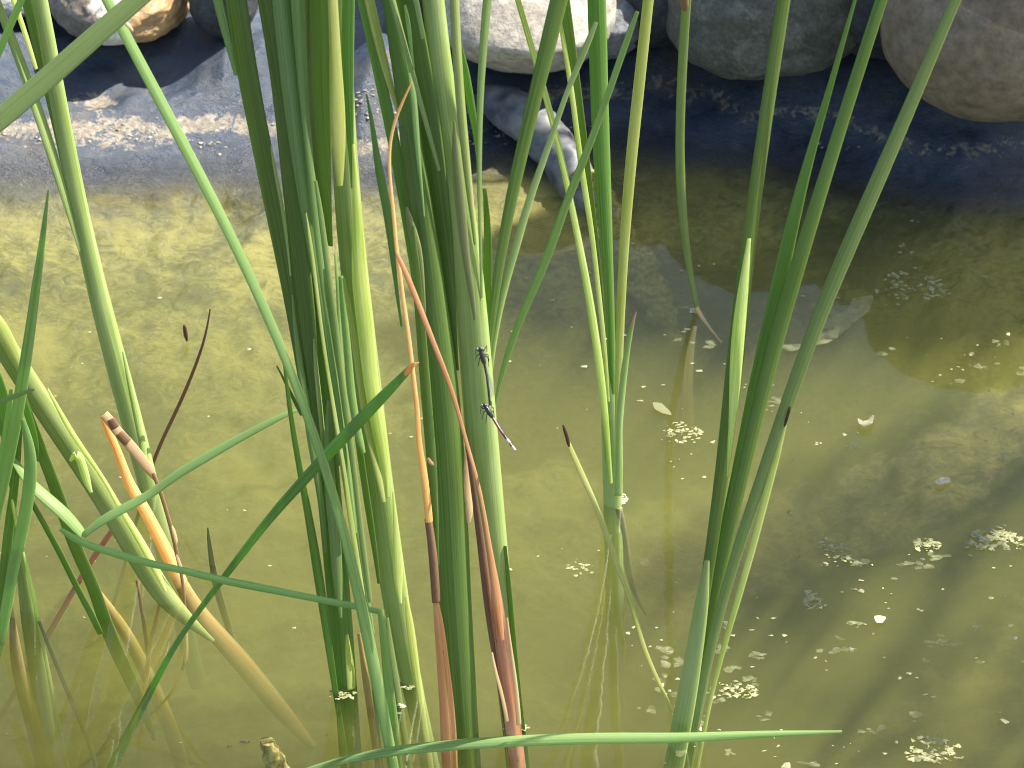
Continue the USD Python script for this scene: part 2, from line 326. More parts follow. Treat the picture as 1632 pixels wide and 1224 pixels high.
# ------------------------------------------------------------------ boulders on the bank
def boulder(label, px, py, rx, ry, depth, Y, matl, seed, rough=.10, squash=1.0, group='boulders along the far bank', ledge=0.0):
    for Y in np.arange(2.20, 2.95, .002):                               # seat it: the underside just pressed into the liner
        c = onplane(px, py, Y)
        s = pxsize(c)
        rz = math.sqrt(max((ry * s) ** 2 - (depth * math.sin(PITCH)) ** 2, 1e-6)) / math.cos(PITCH)
        if c[2] - rz * .97 < float(height(c[0], c[1])):
            break
    m = trimesh.creation.icosphere(subdivisions=5)
    v = m.vertices.copy()
    d = meshkit.fbm(v * 1.3 + seed * 7.1, 4, seed) - .5
    e = meshkit.fbm(v * 5.0 + seed * 3.3, 3, seed + 3) - .5
    pw = np.sign(v) * np.abs(v) ** .86
    v = pw / np.max(np.abs(pw)) * (1 + rough * 2.2 * d[:, None] + rough * .5 * e[:, None])
    if ledge:                                                            # sloping upper face over an undercut
        z = v[:, 2]
        v[:, 1] *= np.where(z > .05, 1.25 - ledge * 1.05 * (z - .05), 1.25 - ledge * .55 * (.05 - z))
        v[:, 0] *= np.where(z > -.15, 1.0, 1.0 - .2 * (-.15 - z))
    v = v * np.array([rx * s, depth, rz * squash])
    a = random.Random(seed).uniform(-.25, .25)
    Rm = trimesh.transformations.rotation_matrix(a, [0, 0, 1])[:3, :3]
    m.vertices = v @ Rm.T
    t, loc = thing('boulder', label, 'boulder', c, group)
    obj('stone', m, matl, t, smooth=True)
    return c

boulder('white and orange quartz boulder at the upper left corner', 195, -15, 112, 92, .075, 2.42, R_WHITE, 11, rough=.13)
boulder('added dark stone standing in for the shaded gap right of the quartz boulder', 358, -12, 55, 66, .032, 2.5, R_DARK, 21, rough=.1)  # dark stone added where the gap is only in shade
boulder('dark stone half hidden behind the left reed stems', 20, -35, 75, 70, .06, 2.47, R_GREY, 12)
boulder('pale cream boulder behind the central reed clump', 845, -5, 150, 128, .085, 2.42, R_PALE, 13, rough=.07, ledge=.7)
boulder('blue-grey stone with brown underside behind the thin reeds', 975, -5, 75, 100, .06, 2.46, R_GREY, 14, ledge=.7)
boulder('grey-green knobbly boulder right of the centre', 1222, -10, 165, 134, .085, 2.42, R_GREEN, 15, rough=.12)
boulder('large smooth tan boulder at the upper right corner', 1590, 10, 190, 178, .10, 2.38, R_TAN, 16, rough=.06)

for lb, bx, by, brx, bry, sd in (('added dark stone closing the sky gap between the grey-green and blue-grey boulders', 1048, -45, 95, 115, 31), ('added dark stone closing the sky gap between the grey-green and tan boulders', 1405, -40, 95, 130, 32),
                                 ('added dark stone closing the sky gap behind the tall central blades', 690, -60, 80, 100, 33)):
    boulder(lb, bx, by, brx, bry, .07, 2.6, R_DARK, sd)  # added stones keep bright sky out of the water reflection

# ------------------------------------------------------------------ blades
rng = random.Random(4)
def blade_mesh(pts, yb, k, d, kind='leaf', yaw=0.0, base=False, n=44, widen=1.0, ext=.38, wob=True, soft=2.2):
    P, W = [], []
    for i, p in enumerate(pts):
        dd = p[3] if len(p) > 3 else 0.0
        q = onplane(p[0], p[1], yb + d + dd, k)
        P.append(q); W.append(p[2] * pxsize(q) * widen)
    P, W = np.array(P), np.array(W)
    if pts[0][1] <= 8 and ext > 0:                                     # runs on above the picture
        dirn = P[0] - P[min(2, len(P) - 1)]
        dirn /= np.linalg.norm(dirn)
        side = np.array([dirn[0], .5 * k, 0])
        extra = [P[0] + dirn * ext * f + side * ext * .10 * f * f for f in (1.0, .72, .4)]
        P = np.vstack([extra, P]); W = np.concatenate([[W[0] * .08, W[0] * .55, W[0] * .9], W])
    if base:
        dirn = P[-1] - P[-2]
        dirn /= np.linalg.norm(dirn)
        P = np.vstack([P, P[-1] + dirn * .06, P[-1] + dirn * .15]); W = np.concatenate([W, [W[-1] * 1.0, W[-1] * .9]])
    s = np.concatenate([[0], np.cumsum(np.linalg.norm(np.diff(P, axis=0), axis=1))])
    ss = np.linspace(0, s[-1], n)
    C = np.stack([PchipInterpolator(s, P[:, j])(ss) for j in range(3)], 1) if len(P) < 3 else CubicSpline(s, P)(ss)
    from scipy.ndimage import gaussian_filter1d
    C = .35 * C + .65 * np.stack([PchipInterpolator(s, P[:, j])(ss) for j in range(3)], 1)
    if soft:
        lin = C[0] + (C[-1] - C[0]) * np.linspace(0, 1, n)[:, None]
        D = C - lin
        D = np.vstack([-D[12:0:-1], D, -D[-2:-14:-1]]) if n > 26 else D
        D = gaussian_filter1d(D, soft, axis=0)
        C = lin + (D[12:-12] if n > 26 else D)
    Wd = np.maximum(gaussian_filter1d(PchipInterpolator(s, W)(ss), 1.5, mode='nearest'), .0004)
    T = np.gradient(C, axis=0); T /= np.linalg.norm(T, axis=1)[:, None]
    V = C - EYE; V /= np.linalg.norm(V, axis=1)[:, None]
    Wv = np.cross(T, V); Wv /= np.linalg.norm(Wv, axis=1)[:, None]      # points left for a downward blade
    Wv = np.where((Wv[:, 0] < 0)[:, None], -Wv, Wv) if abs(np.median(T[:, 2])) > .3 else Wv
    Nn = np.cross(Wv, T); Nn = np.where((np.sum(Nn * V, 1) > 0)[:, None], -Nn, Nn)
    ph = rng.uniform(0, 6.28)
    yw = -yaw + (.10 * np.sin(ss * 9 + ph) if wob else 0 * ss)
    cy, sy = np.cos(yw)[:, None], np.sin(yw)[:, None]
    A, B = Wv * cy + Nn * sy, Nn * cy - Wv * sy
    th, camber, real = {'leaf': (.16, .08, 1.0), 'stem': (.62, 0.0, .5), 'half': (.30, .10, .8), 'thread': (.8, 0, .1)}[kind]
    wreal = Wd / (np.maximum(np.abs(np.cos(yw)), .4) if kind in ('leaf', 'half') else 1.0)
    m = 14
    phi = np.linspace(0, 2 * np.pi, m, endpoint=False)
    cx = np.cos(phi) * .5
    cz = np.sin(phi) * .5 * th + camber * (1 - 4 * cx ** 2)
    keel = np.where((np.abs(cx) < .08) & (np.sin(phi) > 0), .02, 0)
    cz = cz + keel * (kind == 'leaf')
    Vt_ = C[:, None, :] + A[:, None, :] * (cx[None, :, None] * wreal[:, None, None]) + B[:, None, :] * (cz[None, :, None] * wreal[:, None, None])
    off = rng.uniform(0, 20)
    uv = np.stack([cx[None, :] * wreal[:, None] + np.where(np.sin(phi) > 0, 0, .05)[None, :] + off, np.repeat((ss + off)[:, None], m, 1)], -1)
    ii = np.arange(n * m).reshape(n, m)
    nxt = np.roll(ii, -1, axis=1)
    a, b, c_, e = ii[:-1], nxt[:-1], nxt[1:], ii[1:]
    Fc = np.concatenate([np.stack([a, b, c_], -1).reshape(-1, 3), np.stack([a, c_, e], -1).reshape(-1, 3)])
    c0, c1 = len(ii.ravel()), len(ii.ravel()) + 1
    vv = np.vstack([Vt_.reshape(-1, 3), C[:1], C[-1:]])
    caps = [(ii[0, j], c0, nxt[0, j]) for j in range(m)] + [(ii[-1, j], nxt[-1, j], c1) for j in range(m)]
    Fc = np.vstack([Fc, caps])
    uvv = np.vstack([uv.reshape(-1, 2), uv[0, :1], uv[-1, :1]])
    tm = trimesh.Trimesh(vv, Fc, process=False)
    if tm.volume < 0:
        Fc = Fc[:, ::-1]
    return vv, Fc, uvv

PLANTS = {}
WIDE = {'clump1': 1.22, 'clump1b': 1.10, 'clump2': 1.12, 'clump3': 1.06, 'fan': 1.05, 'clump4': 1.08}
def plant(key, name, label, cat, basepx, k, leaves, group=None, z0=0.0):
    """leaves: (part name, material, points, options)"""
    g = ground(*basepx, z0)
    t, loc = thing(name, label, cat, g, group)
    for i, lf in enumerate(leaves):
        pname, mt, pts = lf[:3]
        o = dict(lf[3]) if len(lf) > 3 else {}
        lab = o.pop('label', None)
        if pname == 'stem' and key in ('clump2', 'clump3'):
            o.setdefault('widen', 1.08)
        if pname == 'leaf':
            o.setdefault('widen', WIDE.get(key, 1.0))
        d = o.pop('d', -.0035 * i)
        v, f, uv = blade_mesh(pts, g[1] - k * g[2], k, d, **o)
        pr = obj(pname, (v, f), M[mt], t, smooth=True, uv=uv, origin=loc)
        if lab:
            pr.SetCustomDataByKey('label', lab)
    PLANTS[key] = (g, k, t, loc)
    return t

S = dict(kind='stem')
SB = dict(kind='stem', base=True)
H = dict(kind='half')

# --- left upright shoot
plant('left', 'cattail', 'upright cattail shoot at the left, smooth pale green stem below the crossing leaf', 'cattail', (238, 778), .24, [
    ('leaf', 'green', [(42, -5, 18), (70, 110, 17), (92, 200, 17), (112, 290, 16), (128, 370, 12), (138, 430, 5)], dict(d=.006, yaw=-.4)),
    ('leaf', 'stem', [(-10, -10, 12), (8, 35, 14), (25, 75, 16), (42, 120, 16), (62, 180, 18), (80, 235, 18), (100, 300, 15), (118, 360, 9), (128, 400, 4)], dict(d=-.004, yaw=.5)),
    ('leaf', 'yellow', [(20, -5, 8), (33, 30, 9), (45, 65, 9), (58, 110, 4)], dict(d=-.006, yaw=.5)),
    ('stem', 'stem', [(62, -5, 26), (86, 120, 27), (107, 240, 27), (127, 340, 29), (144, 420, 31), (168, 520, 34), (194, 610, 36), (216, 690, 35), (238, 778, 31)], dict(kind='stem', base=True, d=0)),
    ('sheath', 'stem', [(196, 560, 3), (208, 615, 9), (219, 665, 12), (228, 715, 11), (232, 750, 5)], dict(kind='half', d=-.012, yaw=.5)),
])
# --- blade crossing in front at the upper left
plant('cross', 'cattail_leaf', 'broad green leaf blade slanting across the upper left corner', 'leaf', (-160, 1560), .55, [
    ('blade', 'blue', [(-260, 420, 30), (-140, 310, 33), (-30, 214, 35), (60, 139, 35), (115, 90, 34), (170, 42, 33), (215, 2, 31), (290, -60, 26), (380, -125, 14), (450, -170, 2)], dict(yaw=-.7, ext=0))])
plant('droop1', 'cattail_leaf', 'narrow dark blue-green leaf in the very top left corner', 'leaf', (-60, 860), .0, [
    ('blade', 'blue', [(46, -25, 9), (33, 0, 12), (18, 38, 13), (6, 62, 12), (-6, 95, 10), (-20, 130, 6)], dict(yaw=-.7, ext=.2))])
# --- long bent leaf from the quartz boulder to the front
plant('long', 'cattail_leaf', 'long single leaf running from the quartz boulder down into the water', 'leaf', (622, 1196), .20, [
    ('blade', 'blue', [(150, -40, 15), (172, 0, 16), (195, 45, 17), (217, 90, 20), (244, 140, 19), (272, 195, 18), (305, 255, 18), (345, 320, 18), (381, 400, 16), (404, 450, 16), (428, 500, 16), (453, 560, 15), (485, 640, 14), (504, 700, 14), (527, 760, 15), (540, 800, 15), (550, 850, 15), (562, 900, 17), (578, 965, 19), (592, 1040, 20), (602, 1090, 20), (613, 1150, 18), (622, 1196, 16)], dict(yaw=.35, base=True, ext=.25)),
    ('leaf_tip', 'straw', [(199, 36, 3), (203, 40, 6), (208, 45, 6), (212, 50, 2)], dict(ext=0, d=-.004, label='small dry torn bit on the leaf'))])

# --- left clump
plant('clump1', 'cattail', 'tall cattail shoot left of the centre with many overlapping green blades', 'cattail', (551, 1098), .24, [
    ('leaf', 'green', [(470, -5, 60), (478, 120, 56), (484, 240, 50), (490, 340, 46), (500, 440, 44), (508, 540, 42), (514, 640, 40), (522, 740, 38)], dict(d=.022, yaw=-.5)),
    ('leaf', 'green', [(375, -5, 28), (380, 40, 29), (388, 90, 28), (396, 130, 27), (410, 200, 25), (420, 245, 26), (430, 300, 26), (441, 345, 26), (452, 400, 23), (461, 460, 18), (472, 540, 14), (484, 620, 9)], dict(d=.002, yaw=-.45)),
    ('leaf', 'blue', [(346, -5, 14), (356, 40, 12), (366, 80, 8), (376, 120, 3)], dict(d=-.001, yaw=.2)),
    ('leaf', 'green', [(424, -5, 24), (436, 60, 23), (446, 120, 20), (455, 240, 20), (463, 300, 24), (473, 360, 24), (482, 440, 25), (491, 520, 22), (500, 600, 16), (508, 690, 8)], dict(d=-.002, yaw=-.4)),
    ('stem', 'green', [(486, 400, 34), (496, 500, 38), (506, 600, 40), (516, 700, 40), (526, 800, 38), (535, 900, 38), (544, 1000, 37), (551, 1098, 36)], dict(kind='half', base=True, d=.004, yaw=-.2)),
    ('leaf', 'blue', [(448, -5, 24), (455, 60, 26), (462, 120, 27), (476, 240, 24), (483, 300, 21), (490, 350, 14), (500, 420, 10), (507, 460, 8), (514, 500, 8), (530, 600, 10), (541, 680, 9), (551, 720, 9), (561, 800, 9), (576, 900, 8), (587, 960, 7), (594, 1010, 4)], dict(d=-.007, yaw=.2)),
    ('leaf', 'blue', [(475, -5, 20), (481, 120, 14), (492, 240, 10), (498, 300, 10), (503, 360, 11), (509, 400, 10), (515, 460, 8), (523, 500, 8), (530, 570, 9), (546, 680, 8), (556, 760, 7), (566, 850, 5)], dict(d=-.010, yaw=.45)),
    ('leaf', 'blue', [(488, -5, 7), (490, 40, 7), (490, 90, 3)], dict(d=-.004, yaw=.4)),
    ('leaf', 'green', [(505, -5, 34), (507, 120, 31), (512, 240, 25), (516, 300, 20), (522, 350, 10), (527, 392, 3)], dict(d=-.002, yaw=-.75)),
    ('leaf', 'blue', [(503, 288, 3), (510, 330, 7), (515, 370, 8), (525, 450, 8), (533, 500, 8), (539, 560, 8), (546, 620, 9), (555, 680, 9), (562, 730, 8), (571, 810, 7), (582, 900, 8), (590, 960, 5)], dict(d=-.013, yaw=.3)),
    ('leaf', 'blue', [(534, 405, 3), (538, 450, 5), (541, 520, 5), (545, 580, 4), (549, 620, 2)], dict(d=-.009, yaw=.5)),
    ('leaf', 'blue', [(543, 440, 6), (548, 500, 9), (554, 560, 10), (559, 620, 11), (567, 670, 10), (574, 705, 10), (580, 722, 3)], dict(d=-.010, yaw=.2)),
    ('leaf', 'green', [(570, 690, 9), (578, 750, 9), (587, 810, 9), (596, 870, 7), (604, 930, 4)], dict(d=-.004, yaw=-.5)),
    ('leaf', 'blue', [(524, 638, 3), (523, 680, 10), (524, 730, 13), (527, 790, 15), (533, 850, 15), (537, 905, 14), (540, 950, 9), (543, 985, 3)], dict(d=-.011, yaw=.25)),
    ('leaf', 'yellow', [(553, 1012, 3), (556, 1045, 9), (559, 1075, 11), (560, 1098, 10)], dict(d=-.02, yaw=.6)),
    ('leaf', 'drown', [(572, 1010, 4), (578, 1050, 7), (583, 1085, 9), (587, 1112, 9)], dict(d=-.018, base=True, label='short brown dead leaf at the base')),
    ('leaf', 'stem', [(432, 232, 2), (438, 270, 4), (446, 310, 5), (453, 350, 5), (459, 400, 3), (463, 440, 2)], dict(d=-.012, yaw=.6)),
    ('leaf', 'stem', [(487, 340, 2), (494, 380, 5), (502, 440, 5), (509, 500, 5), (517, 560, 5), (527, 620, 5), (538, 690, 6), (549, 760, 7), (561, 840, 7), (571, 900, 6), (580, 950, 3)], dict(d=-.016, yaw=.6)),
    ('leaf', 'blue', [(466, 470, 2), (470, 520, 5), (478, 580, 8), (487, 640, 10), (496, 700, 11), (506, 760, 10), (514, 820, 7), (520, 880, 3)], dict(d=-.004, yaw=.3)),
    ('leaf', 'stem', [(500, 540, 2), (504, 590, 6), (509, 640, 7), (515, 700, 6), (519, 750, 3)], dict(d=-.008, yaw=.5)),
    ('leaf', 'green', [(548, 690, 3), (556, 760, 7), (564, 830, 8), (573, 900, 8), (582, 970, 7), (590, 1040, 6), (596, 1100, 5)], dict(d=-.002, yaw=-.3, base=True)),
    ('leaf', 'green', [(453, 580, 3), (457, 616, 5), (465, 675, 7), (476, 740, 8), (490, 810, 10), (507, 914, 13), (520, 1000, 11), (530, 1075, 8), (534, 1100, 7)], dict(d=-.006, yaw=-.8, base=True)),
    ('leaf', 'green', [(441, 583, 2), (450, 600, 3), (458, 616, 4), (470, 640, 5), (480, 662, 3)], dict(d=-.001, yaw=-.5)),
], group=None)
plant('clump1b', 'cattail', 'cattail shoot with a fat yellow-green sunlit stem left of the centre', 'cattail', (655, 1090), .24, [
    ('leaf', 'green', [(556, -5, 18), (553, 120, 18), (557, 200, 12), (560, 240, 8), (562, 300, 4)], dict(d=-.014, yaw=-.2)),
    ('stem', 'stem', [(541, -5, 36), (543, 120, 38), (547, 240, 40), (553, 340, 44), (563, 440, 44), (575, 520, 44), (585, 600, 42), (594, 680, 43), (604, 760, 42), (612, 840, 44), (620, 900, 46), (634, 1000, 42), (655, 1090, 30)], dict(kind='stem', base=True, d=0)),
    ('leaf', 'yellow', [(530, -5, 14), (534, 60, 16), (535, 120, 18), (539, 200, 26), (541, 240, 24), (543, 270, 14), (542, 296, 2)], dict(d=-.020, yaw=.55)),
    ('leaf', 'yellow', [(563, 230, 3), (567, 300, 10), (570, 360, 15), (572, 420, 22), (575, 460, 25), (583, 520, 25), (590, 600, 22), (600, 660, 22), (610, 720, 18), (617, 760, 10), (618, 792, 3)], dict(kind='half', d=-.022, yaw=.55)),
    ('leaf', 'yellow', [(548, 443, 4), (553, 475, 7), (559, 510, 8), (572, 600, 8), (584, 680, 8), (594, 720, 9), (606, 770, 9), (612, 800, 4)], dict(d=-.025, yaw=.5)),
    ('leaf', 'yellow', [(626, 783, 2), (631, 840, 8), (634, 900, 15), (635, 930, 12), (639, 962, 3)], dict(d=-.022, yaw=.55)),
    ('leaf', 'yellow', [(647, 950, 2), (654, 1000, 12), (660, 1045, 12), (666, 1085, 9)], dict(d=-.018, yaw=.55, base=True)),
    ('leaf', 'blue', [(617, 985, 4), (622, 1030, 9), (630, 1080, 11), (637, 1124, 10)], dict(d=-.022, yaw=.3, base=True)),
])
# --- centre clump, left stem
plant('clump2', 'cattail', 'thick upright cattail stem in the middle, dark green with shaded face', 'cattail', (741, 1166), .24, [
    ('leaf', 'green', [(576, -5, 13), (592, 60, 15), (605, 120, 17), (618, 180, 17), (632, 240, 17), (642, 300, 18), (652, 360, 16), (660, 420, 13), (667, 480, 9), (674, 545, 4)], dict(d=.006, yaw=-.45)),
    ('leaf', 'yellow', [(588, -5, 14), (601, 60, 14), (614, 110, 12), (625, 150, 8), (635, 180, 3)], dict(d=-.002, yaw=.5)),
    ('leaf', 'green', [(617, -5, 14), (630, 60, 21), (641, 120, 25), (650, 180, 25), (657, 240, 26), (664, 320, 24), (671, 400, 20), (680, 480, 12), (687, 560, 5)], dict(d=-.002, yaw=-.3)),
    ('leaf', 'green', [(648, -5, 32), (660, 60, 34), (672, 120, 34), (684, 200, 34), (694, 280, 32), (704, 360, 28), (712, 440, 22), (720, 520, 14), (727, 590, 5)], dict(d=.004, yaw=-.55)),
    ('stem', 'green', [(652, 200, 30), (668, 320, 38), (686, 460, 44), (697, 560, 50), (707, 660, 54), (714, 760, 53), (719, 850, 52), (724, 950, 49), (732, 1050, 46), (741, 1166, 40)], dict(kind='stem', base=True, d=0)),
    ('leaf', 'green', [(658, 360, 4), (664, 440, 12), (672, 540, 14), (680, 640, 15), (688, 740, 14), (694, 830, 9), (698, 900, 3)], dict(kind='half', d=-.016, yaw=-.35)),
    ('leaf', 'paper', [(648, 330, 3), (655, 360, 12), (664, 400, 15), (670, 450, 12), (676, 500, 5)], dict(kind='half', d=-.012, yaw=-.3)),
    ('leaf', 'blue', [(624, -5, 9), (641, 60, 8), (658, 118, 7), (675, 180, 7), (690, 240, 7), (700, 272, 3)], dict(d=-.010, yaw=.5)),
    ('leaf', 'blue', [(652, 116, 3), (659, 150, 9), (663, 200, 9), (667, 250, 7), (672, 300, 4), (676, 345, 2)], dict(d=-.012, yaw=.4)),
    ('leaf', 'blue', [(645, 8, 3), (651, 40, 6), (656, 82, 4), (660, 110, 2)], dict(d=-.010, yaw=.4, ext=0)),
    ('leaf', 'blue', [(662, -5, 7), (670, 30, 8), (674, 62, 3)], dict(d=-.010, yaw=.4)),
    ('leaf', 'green', [(584, 150, 2), (592, 190, 6), (599, 240, 9), (608, 290, 13), (618, 340, 13), (625, 400, 9), (633, 470, 5), (640, 520, 3)], dict(d=-.004, yaw=-.4)),
    ('dead_leaf', 'dry', [(694, 956, 6), (699, 985, 15), (703, 1030, 18), (708, 1080, 21), (713, 1130, 24), (715, 1172, 26)], dict(kind='half', d=-.020, yaw=.25, base=True, label='orange dead leaf wrapped at the foot of the stem')),
    ('dead_leaf', 'dry', [(656, 131, 2), (645, 155, 4), (634, 180, 5), (625, 208, 5), (621, 235, 5), (620, 260, 5), (623, 300, 5), (627, 340, 6), (632, 396, 6), (638, 440, 6), (643, 480, 6), (649, 520, 7), (655, 567, 7), (659, 603, 7), (665, 656, 8), (667, 700, 9), (674, 745, 11), (680, 790, 12), (684, 832, 12)], dict(d=-.026, yaw=.3, wob=False, soft=.8, label='thin orange dead leaf hanging down the stem')),
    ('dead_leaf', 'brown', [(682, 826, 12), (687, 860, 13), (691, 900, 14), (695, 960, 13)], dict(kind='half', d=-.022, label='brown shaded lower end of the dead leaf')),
    ('dead_leaf', 'dry', [(655, 585, 9), (662, 580, 4), (668, 578, 2)], dict(d=-.03, label='curled orange scrap')),
    ('dead_leaf', 'dry', [(682, 730, 4), (687, 738, 6), (691, 741, 3)], dict(d=-.03, label='tiny orange spur')),
])
# --- centre clump, right stem
plant('clump3', 'cattail', 'thick cattail stem right of the middle carrying the two damselflies', 'cattail', (817, 1158), .24, [
    ('leaf', 'green', [(733, 70, 4), (743, 125, 13), (751, 170, 12), (759, 220, 8), (764, 290, 4)], dict(d=.012, yaw=-.3)),
    ('leaf', 'green', [(772, 300, 5), (776, 345, 10), (778, 400, 12), (776, 480, 14), (777, 560, 9), (779, 640, 4)], dict(d=.010, yaw=-.6)),
    ('leaf', 'green', [(905, -60, 26), (892, -10, 27), (882, 40, 27), (872, 80, 25), (862, 120, 22), (851, 160, 20), (836, 220, 21), (822, 280, 20), (812, 325, 17), (798, 400, 16), (788, 460, 14), (782, 520, 10), (778, 570, 6)], dict(d=.006, yaw=.3)),
    ('leaf', 'stem', [(950, 35, 4), (945, 45, 10), (931, 85, 10), (906, 138, 8), (892, 180, 8), (878, 222, 9), (865, 258, 10), (852, 295, 11), (841, 325, 12), (824, 390, 12), (808, 440, 12), (797, 490, 10), (787, 545, 8), (782, 600, 4)], dict(d=.016, yaw=.3)),
    ('leaf', 'blue', [(1016, 18, 4), (1002, 55, 10), (980, 120, 10), (960, 175, 10), (940, 230, 11), (920, 280, 12), (900, 330, 12), (878, 395, 13), (857, 447, 13), (835, 494, 11), (812, 555, 10), (795, 610, 6), (788, 650, 3)], dict(d=.024, yaw=-.1)),
    ('stem', 'stem', [(690, -5, 33), (699, 120, 33), (711, 200, 37), (725, 260, 42), (735, 320, 44), (746, 400, 44), (752, 480, 46), (758, 580, 48), (764, 660, 48), (772, 760, 49), (780, 840, 47), (790, 920, 42), (800, 1000, 38), (810, 1080, 34), (817, 1158, 28)], dict(kind='stem', base=True, d=0)),
    ('leaf', 'stem', [(724, -5, 15), (729, 120, 14), (737, 200, 14), (742, 250, 13), (750, 320, 10), (758, 390, 4)], dict(kind='half', d=-.012, yaw=.35)),
    ('sheath', 'paper', [(724, 194, 3), (725, 225, 9), (728, 270, 15), (733, 320, 16), (738, 370, 15), (744, 420, 12), (752, 470, 9), (757, 510, 4)], dict(kind='half', d=-.019, yaw=.1, label='papery grey sheath edge')),
    ('leaf', 'blue', [(777, -5, 14), (771, 60, 13), (765, 120, 11), (763, 200, 9), (763, 260, 8), (764, 330, 6), (766, 400, 5), (768, 475, 3)], dict(d=-.004, yaw=.3)),
    ('dead_leaf', 'brown', [(742, 700, 3), (752, 760, 8), (762, 830, 11), (771, 900, 14), (780, 980, 14), (791, 1050, 12), (800, 1100, 11), (808, 1156, 10)], dict(kind='half', d=-.022, base=True, label='brown dead leaf strip beside the reddish sheath')),
    ('dead_leaf', 'dry', [(632, 403, 3), (637, 412, 9), (654, 451, 9), (678, 514, 9), (700, 570, 8), (713, 600, 8), (728, 648, 7), (745, 712, 6), (762, 768, 6), (776, 846, 7), (783, 892, 9), (790, 940, 16), (795, 980, 13), (800, 1020, 6)], dict(d=-.036, yaw=.35, wob=False, label='long straw-orange dead leaf kinked at its top')),
    ('dead_sheath', 'red', [(786, 905, 5), (791, 950, 18), (797, 1000, 22), (803, 1050, 23), (811, 1100, 24), (818, 1160, 26)], dict(kind='half', d=-.026, yaw=.25, base=True, label='reddish brown dead sheath at the foot')),
    ('dead_leaf', 'straw', [(784, 1040, 3), (790, 1070, 5), (799, 1105, 6), (808, 1150, 6)], dict(d=-.034, yaw=.5, label='pale straw strip at the foot')),
    ('dead_leaf', 'straw', [(808, 985, 3), (815, 1040, 5), (822, 1095, 7), (827, 1155, 8)], dict(d=-.032, yaw=.3, label='pale straw strip on the right of the foot')),
    ('leaf', 'green', [(805, 870, 4), (812, 950, 9), (818, 1020, 9), (825, 1090, 8), (831, 1140, 7)], dict(d=-.004, yaw=-.6, base=True)),
    ('dead_leaf', 'straw', [(743, 703, 3), (744, 740, 9), (745, 780, 12), (748, 815, 12), (747, 834, 4)], dict(d=-.012, yaw=.4, label='small yellow dead scrap between the two stems')),
])
# --- thin clump right of centre
plant('clump4', 'cattail', 'slender cattail shoot of thin bright blades right of the centre', 'cattail', (977, 806), .22, [
    ('leaf', 'green', [(897, -5, 20), (905, 60, 19), (915, 120, 17), (926, 200, 14), (936, 280, 12), (946, 350, 10), (955, 440, 8), (963, 530, 5)], dict(d=.002, yaw=-.6)),
    ('stem', 'green', [(951, -10, 30), (954, 120, 29), (958, 240, 28), (962, 320, 25), (968, 400, 18), (973, 500, 14), (976, 600, 12), (978, 680, 9), (979, 740, 4)], dict(kind='half', d=0, yaw=.1)),
    ('stem', 'stem', [(966, 540, 14), (970, 610, 24), (974, 680, 31), (976, 750, 32), (977, 806, 30)], dict(kind='stem', base=True, d=.002)),
    ('leaf', 'yellow', [(824, -5, 8), (841, 60, 9), (862, 120, 10), (884, 195, 9), (903, 290, 9), (926, 395, 11), (944, 500, 12), (957, 584, 12), (965, 650, 11), (970, 720, 7), (974, 770, 3)], dict(d=-.008, yaw=.3)),
    ('leaf', 'yellow', [(886, 0, 3), (897, 60, 7), (908, 120, 8), (918, 200, 8), (931, 300, 9), (941, 350, 8), (948, 410, 7), (958, 500, 7), (966, 580, 6), (970, 640, 3)], dict(d=-.006, yaw=.4, ext=.1)),
    ('leaf', 'yellow', [(1034, -8, 16), (1027, 60, 16), (1020, 120, 17), (1007, 240, 17), (998, 330, 16), (994, 400, 14), (988, 500, 13), (986, 600, 11), (984, 680, 8), (983, 740, 4)], dict(d=-.010, yaw=.3)),
    ('leaf', 'stem', [(1012, 502, 2), (1006, 525, 6), (1000, 555, 8), (995, 590, 10), (990, 640, 10), (987, 690, 9), (987, 740, 11), (985, 790, 11)], dict(d=-.014, yaw=.3)),
    ('leaf_tip', 'straw', [(1014, 497, 1.5), (1010, 510, 4), (1007, 523, 5)], dict(d=-.016, ext=0, label='dry pale tip')),
])
# --- hanging leaf that touches the water
plant('hang', 'cattail_leaf', 'hanging leaf whose bent tip just touches the water before the grey-green boulder', 'leaf', (1111, 494), .15, [
    ('blade', 'blue', [(1096, -30, 15), (1093, 0, 15), (1090, 60, 15), (1086, 130, 15), (1083, 200, 14), (1083, 280, 15), (1088, 350, 14), (1094, 410, 11), (1103, 460, 9), (1111, 493, 8)], dict(yaw=.1, ext=.3)),
    ('leaf_tip', 'straw', [(1110, 490, 7), (1118, 504, 6), (1130, 521, 4), (1150, 546, 2)], dict(d=-.003, yaw=.3, label='thin pale tip lying on the water')),
    ('leaf_spot', 'brown', [(1090, -5, 14), (1091, 8, 13), (1092, 18, 4)], dict(d=-.004, ext=0, label='brown patch on the leaf'))])

